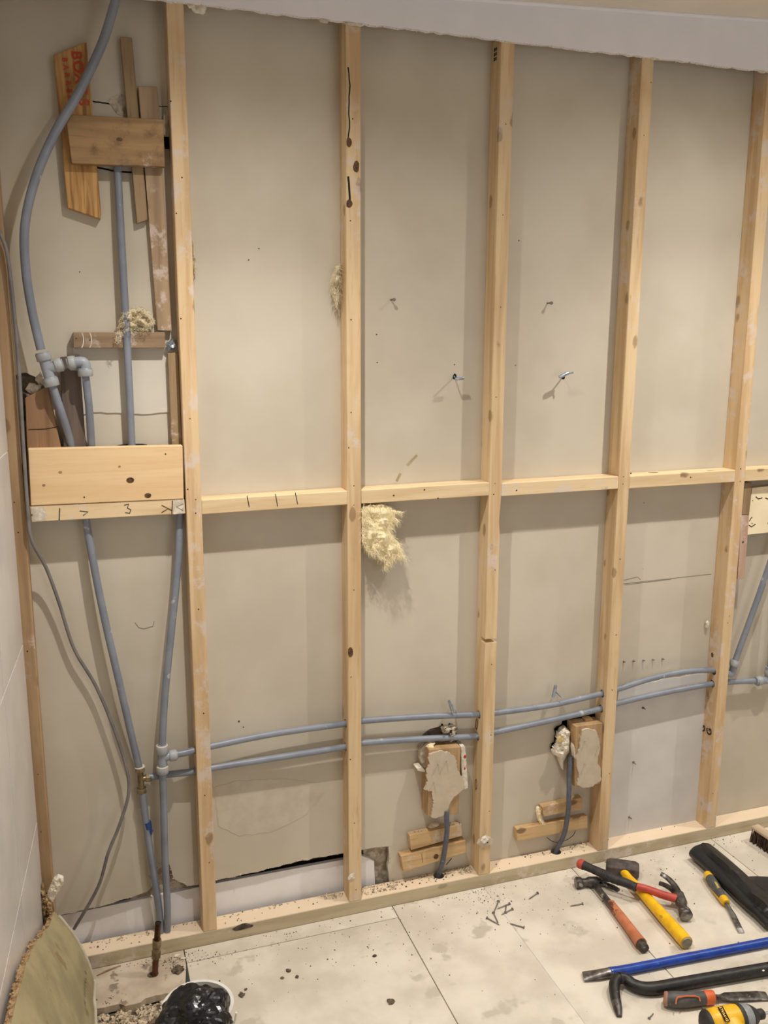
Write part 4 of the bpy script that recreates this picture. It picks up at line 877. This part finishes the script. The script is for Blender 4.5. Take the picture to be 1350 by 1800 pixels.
obj('bevel_edge', rod([VP(1300, 1632, .005), VP(1303.5, 1639.5, .0025)], [.0086, .0086], seg=12, ref=(0, 0, 1), flat=[.3, .12]), STEEL_B, bl, True)
# blue wrecking bar
c2 = thing('pry_bar', 'long blue pry bar with bare flattened steel tip', 'pry bar')
obj('shaft', smoothrod([VP(1072, 1709, .012), VP(1092, 1706, .0125), VP(1130, 1699, .0125), VP(1200, 1685, .0125), VP(1350, 1656, .0125), VP(1480, 1631, .0125)], [.0125, .0120, .0118, .0118, .0118, .0118], 6, seg=8), BLUE, c2, True)
obj('tip', rod([VP(1025, 1716, .006), VP(1030, 1715.5, .007), VP(1050, 1713, .010), VP(1076, 1708.5, .012)], [.0165, .0162, .0148, .0125], seg=12, ref=(0, 0, 1), flat=[.18, .3, .6, .95]), STEEL, c2, True)
# black crowbar
c3 = thing('crowbar', 'black crowbar with hooked flat claw beside the blue bar', 'crowbar')
obj('shaft', smoothrod([VP(1101, 1722, .022), VP(1112, 1730, .019), VP(1130, 1737, .016), VP(1155, 1737, .015), VP(1200, 1729, .015), VP(1350, 1703, .015), VP(1480, 1681, .015)], [.0135, .014, .0155, .016, .0158, .0158, .0158], 6, seg=8), BLK_IRON, c3, True)
obj('claw', smoothrod([VP(1110, 1728, .019), VP(1098, 1720, .023), VP(1086, 1720, .024), VP(1080, 1731, .021), VP(1081, 1750, .014), VP(1085, 1768, .008), VP(1088.5, 1786, .003)], [.0145, .0150, .0150, .0150, .0145, .0125, .007], 6, seg=10, ref=(1, 0, 0), flat=.9), BLK_IRON, c3, True)
obj('worn_tip', smoothrod([VP(1083.5, 1762, .0102), VP(1086, 1773, .007), VP(1088.5, 1787, .003)], [.0136, .0118, .0068], 6, seg=10, ref=(1, 0, 0), flat=.92), STEEL_D, c3, True)
for x, y in ((1176, 1718), (1342, 1706)): obj('paint_fleck', blob(VP(x, y, .0295), (.004, .003, .0015), .3, 1, 1, x), PAPER, c3)
# wide chisel
c4 = thing('chisel', 'wide wood chisel with grey handle and orange collar', 'chisel')
obj('handle', smoothrod([VP(1172, 1756, .019), VP(1182, 1757, .0195), VP(1200, 1757, .0195), VP(1222, 1756, .018), VP(1240, 1754, .0165)], [.0165, .0185, .0185, .0165, .0155], 6, seg=18), GREYP, c4, True)
obj('butt_cap', rod([VP(1166, 1755, .019), VP(1168, 1755.5, .019), VP(1173, 1756, .019)], [.0125, .0160, .0172], seg=18), plain('butt_copper', (176, 128, 104), (150, 108, 88), .5, 50), c4, True)
o = obj('collar', rod([VP(1237, 1754, .0165), VP(1239, 1754, .0165), VP(1253, 1753, .0165), VP(1255, 1753, .0165)], [.0150, .0168, .0168, .0150], seg=18), ORG2, c4, True)
def onh(x, y): return VP(x, y, .0375)
obj('inlay', rod([VP(1188, 1765, .030), VP(1189, 1757, .037), VP(1191, 1753, .0385), VP(1205, 1751, .0385), VP(1222, 1751, .0355), VP(1229, 1753, .034), VP(1231, 1760, .029)], .0016, seg=6), ORG2, c4, True)
bl = obj('blade', rod([VP(1252, 1753, .0155), VP(1264, 1753, .013), VP(1270, 1753, .0105), VP(1278, 1752.5, .008), VP(1335, 1750, .0055)], [.0075, .006, .0095, .0155, .0155], seg=14, ref=(0, 0, 1), flat=[1, 1, .6, .24, .22]), STEEL_D, c4, True)
obj('bevel_edge', rod([VP(1335, 1750, .0055), VP(1350, 1751, .003)], [.0155, .0155], seg=14, ref=(0, 0, 1), flat=[.22, .05]), STEEL, bl, True)
# impact driver lying on its side
dr = thing('impact_driver', 'yellow and black cordless impact driver lying on its side', 'power tool')
a, b = VP(1241, 1800, .036), VP(1352, 1780, .036); da = (b-a).normalized(); M4 = frame(a, da, Vector((0, 0, 1)).cross(da)); La = (b-a).length
def along(t): return a+da*t
obj('housing', rod([along(.004), along(.012), along(.035), along(.075), along(.092)], [.024, .030, .032, .0315, .029], seg=24), YEL2, dr, True)
obj('rear_cap', rod([along(-.010), along(-.003), along(.003), along(.006)], [.016, .0265, .0305, .0305], seg=24), BLK_GRIP, dr, True)
obj('nose_band', rod([along(.082), along(.086), along(.092)], [.0325, .033, .031], seg=24), BLK_GRIP, dr, True)
obj('gear_case', rod([along(.091), along(.098), along(.112), along(.120)], [.030, .0298, .026, .021], seg=24), GREYL, dr, True)
obj('nose_cap', rod([along(.114), along(.124), along(.132)], [.0262, .021, .015], seg=24), BLK_GRIP, dr, True)
ck = obj('chuck', rod([along(.131), along(.134), along(.148), along(.151)], [.0095, .0118, .0118, .009], seg=16), BLK_GRIP, dr, True)
obj('bit', rod([along(.150), along(.20)], .0036, seg=6), STEEL_B, ck, True)
sd = da.cross(Vector((0, 0, 1))); sd = sd if sd.y < 0 else -sd
hb = along(.055)
obj('handle', smoothrod([hb, hb+sd*.04+Vector((0, 0, -.002)), hb+sd*.08-da*.006+Vector((0, 0, -.006)), hb+sd*.115-da*.01+Vector((0, 0, -.008))], [.024, .019, .0185, .021], 6, seg=16), BLK_GRIP, dr, True)
obj('handle_shell', rod([hb+sd*.02, hb+sd*.045+Vector((0, 0, -.002))], [.0275, .0215], seg=16), YEL2, dr, True)
obj('battery', xf(box(-.055, .055, -.028, .028, -.03, .03), frame(hb+sd*.145-da*.004+Vector((0, 0, -.005)), da, sd)), BLK_GRIP, dr, bevel=.006)
obj('trigger', rod([hb+sd*.034+da*.016, hb+sd*.05+da*.019], [.008, .008], seg=10), BLACK, dr, True)
upv = (Vector((0, 0, 1))*.93+sd*.36).normalized(); lc = along(.036)+upv*.0322
lp = obj('label_plate', xf(box(-.0065, .0065, -.017, .017, -.0006, .0006), frame(lc, da, upv.cross(da))), BLACK, dr)
text('label_text', 'DeWALT', .0085, YEL2, frame(lc+upv*.001, upv.cross(da), -da), lp)

# black rubber roll
r1 = thing('rubber_roll', 'folded black rubber sheet roll lying on the floor by the chisel', 'rubber sheet')
ends = [VP(1232, 1497, .022), VP(1262, 1521, .024), VP(1296, 1551, .026), VP(1330, 1583, .026), VP(1352, 1602, .024), VP(1372, 1622, .022)]
Q = catmull(ends, 8); V = []; F = []; sg = 30
for i, p in enumerate(Q):
    t = (Q[min(i+1, len(Q)-1)]-Q[max(i-1, 0)]).normalized(); up = Vector((0, 0, 1)); bn = t.cross(up).normalized(); u = i/(len(Q)-1)
    for k in range(sg):
        a_ = 2*math.pi*k/sg; ca, sa = math.cos(a_), math.sin(a_); ww = .045+.005*u; hh_ = .025*(1-.15*u)
        z = hh_*sa; fold = .010*math.exp(-((ca-(-.05+.5*u))/.10)**2)*max(0, sa)*min(1, u*5+.2)-.009*math.exp(-((ca-(.22+.5*u))/.15)**2)*max(0, sa)*min(1, u*5+.2)
        q = Vector((p.x, p.y, 0))+bn*(ca*ww)+Vector((0, 0, max(.0015, hh_+z+fold+.002*noise.noise(Vector((ca*3, u*9, 2))))))
        V.append(q)
n_ = len(Q)
for i in range(n_-1):
    for k in range(sg): F.append([i*sg+k, i*sg+(k+1) % sg, (i+1)*sg+(k+1) % sg, (i+1)*sg+k])
F.append(list(range(sg-1, -1, -1))); F.append(list(range((n_-1)*sg, n_*sg)))
obj('roll', (V, F), BLK_RUB, r1, True)
fl = [VP(1306, 1541, .02), VP(1330, 1540, .03), VP(1350, 1541, .03), VP(1380, 1555, .025), VP(1400, 1600, .03), VP(1345, 1578, .045), VP(1318, 1560, .04)]
obj('loose_flap', prism(fl, (0, 0, -.003)), BLK_RUB, r1)
obj('end_disc', blob(VP(1352, 1606, .028), (.02, .012, .022), .1, 2, 1, 3), plain('rubber_grey', (70, 72, 78), (56, 58, 64), .4, 30), r1, True)  # disc in a lighter grey than the roll
# hand brush at the sole plate
hb_ = thing('hand_brush', 'wooden hand brush with dark bristles lying by the sole plate', 'brush')
A, B = VP(1326, 1452, .05), VP(1420, 1514, .05); d = (B-A).normalized(); Lb = (B-A).length
Mb = frame(A, d, Vector((0, 0, 1)).cross(d))
obj('back', xf(box(0, Lb, -.016, .016, -.006, .006), Mb), W_BRUSH, hb_, bevel=.003)
tv, tf = [], []
for i in range(34):
    for j in range(6):
        for k in range(3):
            q = Mb @ Vector((.006+i*(Lb-.012)/33+random.uniform(-.002, .002), -.013+j*.0052+random.uniform(-.001, .001), -.006)); e_ = Vector((q.x+random.uniform(-.006, .006), q.y+random.uniform(-.008, .006), .001))
            g_ = rod([q, q.lerp(e_, .6), e_], [.0012, .0016, .0013], seg=4); nn = len(tv); tv += g_[0]; tf += [[x_+nn for x_ in f_] for f_ in g_[1]]
obj('bristle', (tv, tf), BRIST, hb_, kind='stuff')

# ================================================================== NAILS AND DEBRIS
def nail(h, tip, label, group=None, sc=1.):
    t = thing('nail', label, 'nail', group); a, b = VP(*h, .0028), VP(*tip, .0016); d = (b-a).normalized()
    obj('shank', rod([a, a+(b-a)*.85, b], [.0019*sc, .0019*sc, .0004], seg=8), NAILM, t, True); obj('head', rod([a-d*.001, a+d*.001], .0044*sc, seg=10), NAILM, t, True)
s8 = lambda x, y: (830+x/5.87, 1540+y/5.87)
for h, tp_ in (((270, 262), (222, 378)), ((385, 285), (255, 340)), ((342, 378), (352, 290)), ((415, 340), (300, 400)), ((220, 378), (270, 490)), ((152, 432), (285, 505)), ((535, 530), (387, 490))):
    nail(s8(*h), s8(*tp_), 'grey steel nail in the scatter on the floor by the sawn stud', 'nails scattered on the floor')
nail(s8(675, 175), s8(582, 240), 'single grey nail lying apart near the sole plate')
nail(s8(1140, 285), s8(1010, 310), 'single grey nail lying beside the orange-handled hammer')
nail((1141, 1790), (1149, 1781), 'small dark screw lying below the black crowbar hook', None, .8)
for k, (x, y, s) in enumerate(((507, 1707, 5), (496, 1720, 3.5), (522, 1718, 4), (425, 1750, 6), (687, 1762, 6.5), (658, 1681, 4), (432, 1500+240, 3))):
    p = VP(x, y, .0); s *= .0013
    tag(obj('plaster_lump', blob((p.x, p.y, s*.35), (s, s*.9, s*.45), .6, 2, 2, k+20), RUBBLE_D), 'small grey mortar lump lying on the dusty floor boards', 'debris', 'mortar lumps on the floor')
for k, (x, y, s, lab) in enumerate(((312, 1681, 7, 'white plaster chip at the corner of the broken floor board'), (322, 1686, 6, 'slim white splinter at the corner of the broken floor board'))):
    p = VP(x, y, 0); s *= .0013; tag(obj('plaster_chip', blob((p.x, p.y, s*.3), (s, s*(.3 if k else .6), s*.3), .5, 2, 2, k+40), PLASTER_W), lab, 'debris')
tag(obj('mortar_pat', blob((VP(312, 1706, 0).x, VP(312, 1706, 0).y, .002), (.014, .014, .004), .6, 3, 2.5, 44), RUBBLE_D), 'rough grey mortar pat on the broken board corner', 'debris')
tag(obj('wood_splinter', rod([VP(170, 1715, .002), VP(190, 1705, .003), VP(212, 1697, .002)], [.001, .0025, .001], seg=6), W_OLD), 'long brown wood splinter in front of the sole plate', 'splinter')
def free(p): return True
sp1, sp2 = [], []
for _ in range(520):
    x = random.uniform(-.45, 1.4); y = -abs(random.gauss(0, .16))-.003
    (sp1 if random.random() < .5 else sp2).append((x, y, 0, random.choice((.0008, .001, .0014, .0018, .0026))))
for cx, cy, n in ((840, 1566, 60), (862, 1580, 40), (1270, 1475, 50), (500, 1640, 20), (250, 1690, 60), (300, 1690, 60), (200, 1760, 30), (360, 1680, 40)):
    for _ in range(n):
        p = VP(cx+random.gauss(0, 22), cy+random.gauss(0, 6), 0)
        if p.y < -.004: (sp1 if random.random() < .5 else sp2).append((p.x, p.y, 0, random.uniform(.0008, .0026)))
sp1 = [s for s in sp1 if not (s[0] < -.47 and s[1] < -.14)]; sp2 = [s for s in sp2 if not (s[0] < -.47 and s[1] < -.14)]
o = obj('floor_crumbs', crumbs(sp1, 1), RUBBLE_D, kind='stuff'); tag(o, 'dark plaster crumbs scattered over the floor boards', 'debris')
o = obj('floor_dust', crumbs(sp2, 2), RUBBLE, kind='stuff'); tag(o, 'pale plaster crumbs scattered over the floor boards', 'debris')

# ================================================================== origins at each thing's base
bpy.context.view_layer.update()
def meshes(o):
    r = [o] if o.type == 'MESH' else []
    for c in o.children: r += meshes(c)
    return r
def shift(o, v):   # move mesh so that its own origin sits at world point v
    o.data.transform(Matrix.Translation(-v))
for o in [x for x in SC.objects if x.parent is None and x.type in ('MESH', 'EMPTY')]:
    ms = meshes(o); P = [v.co for m in ms for v in m.data.vertices]
    lo = Vector((min(p.x for p in P), min(p.y for p in P), min(p.z for p in P))); hi = Vector((max(p.x for p in P), max(p.y for p in P), max(p.z for p in P)))
    base = Vector(((lo.x+hi.x)/2, (lo.y+hi.y)/2, lo.z)); org = {}
    def place(q, porg):
        if q is o: og = base
        else:
            vs = [v.co for v in q.data.vertices]; og = sum(vs, Vector())/len(vs)
        if q.type == 'MESH': q.data.transform(Matrix.Translation(-og))
        q.location = og-porg
        for c in q.children: place(c, og)
    place(o, Vector((0, 0, 0)))
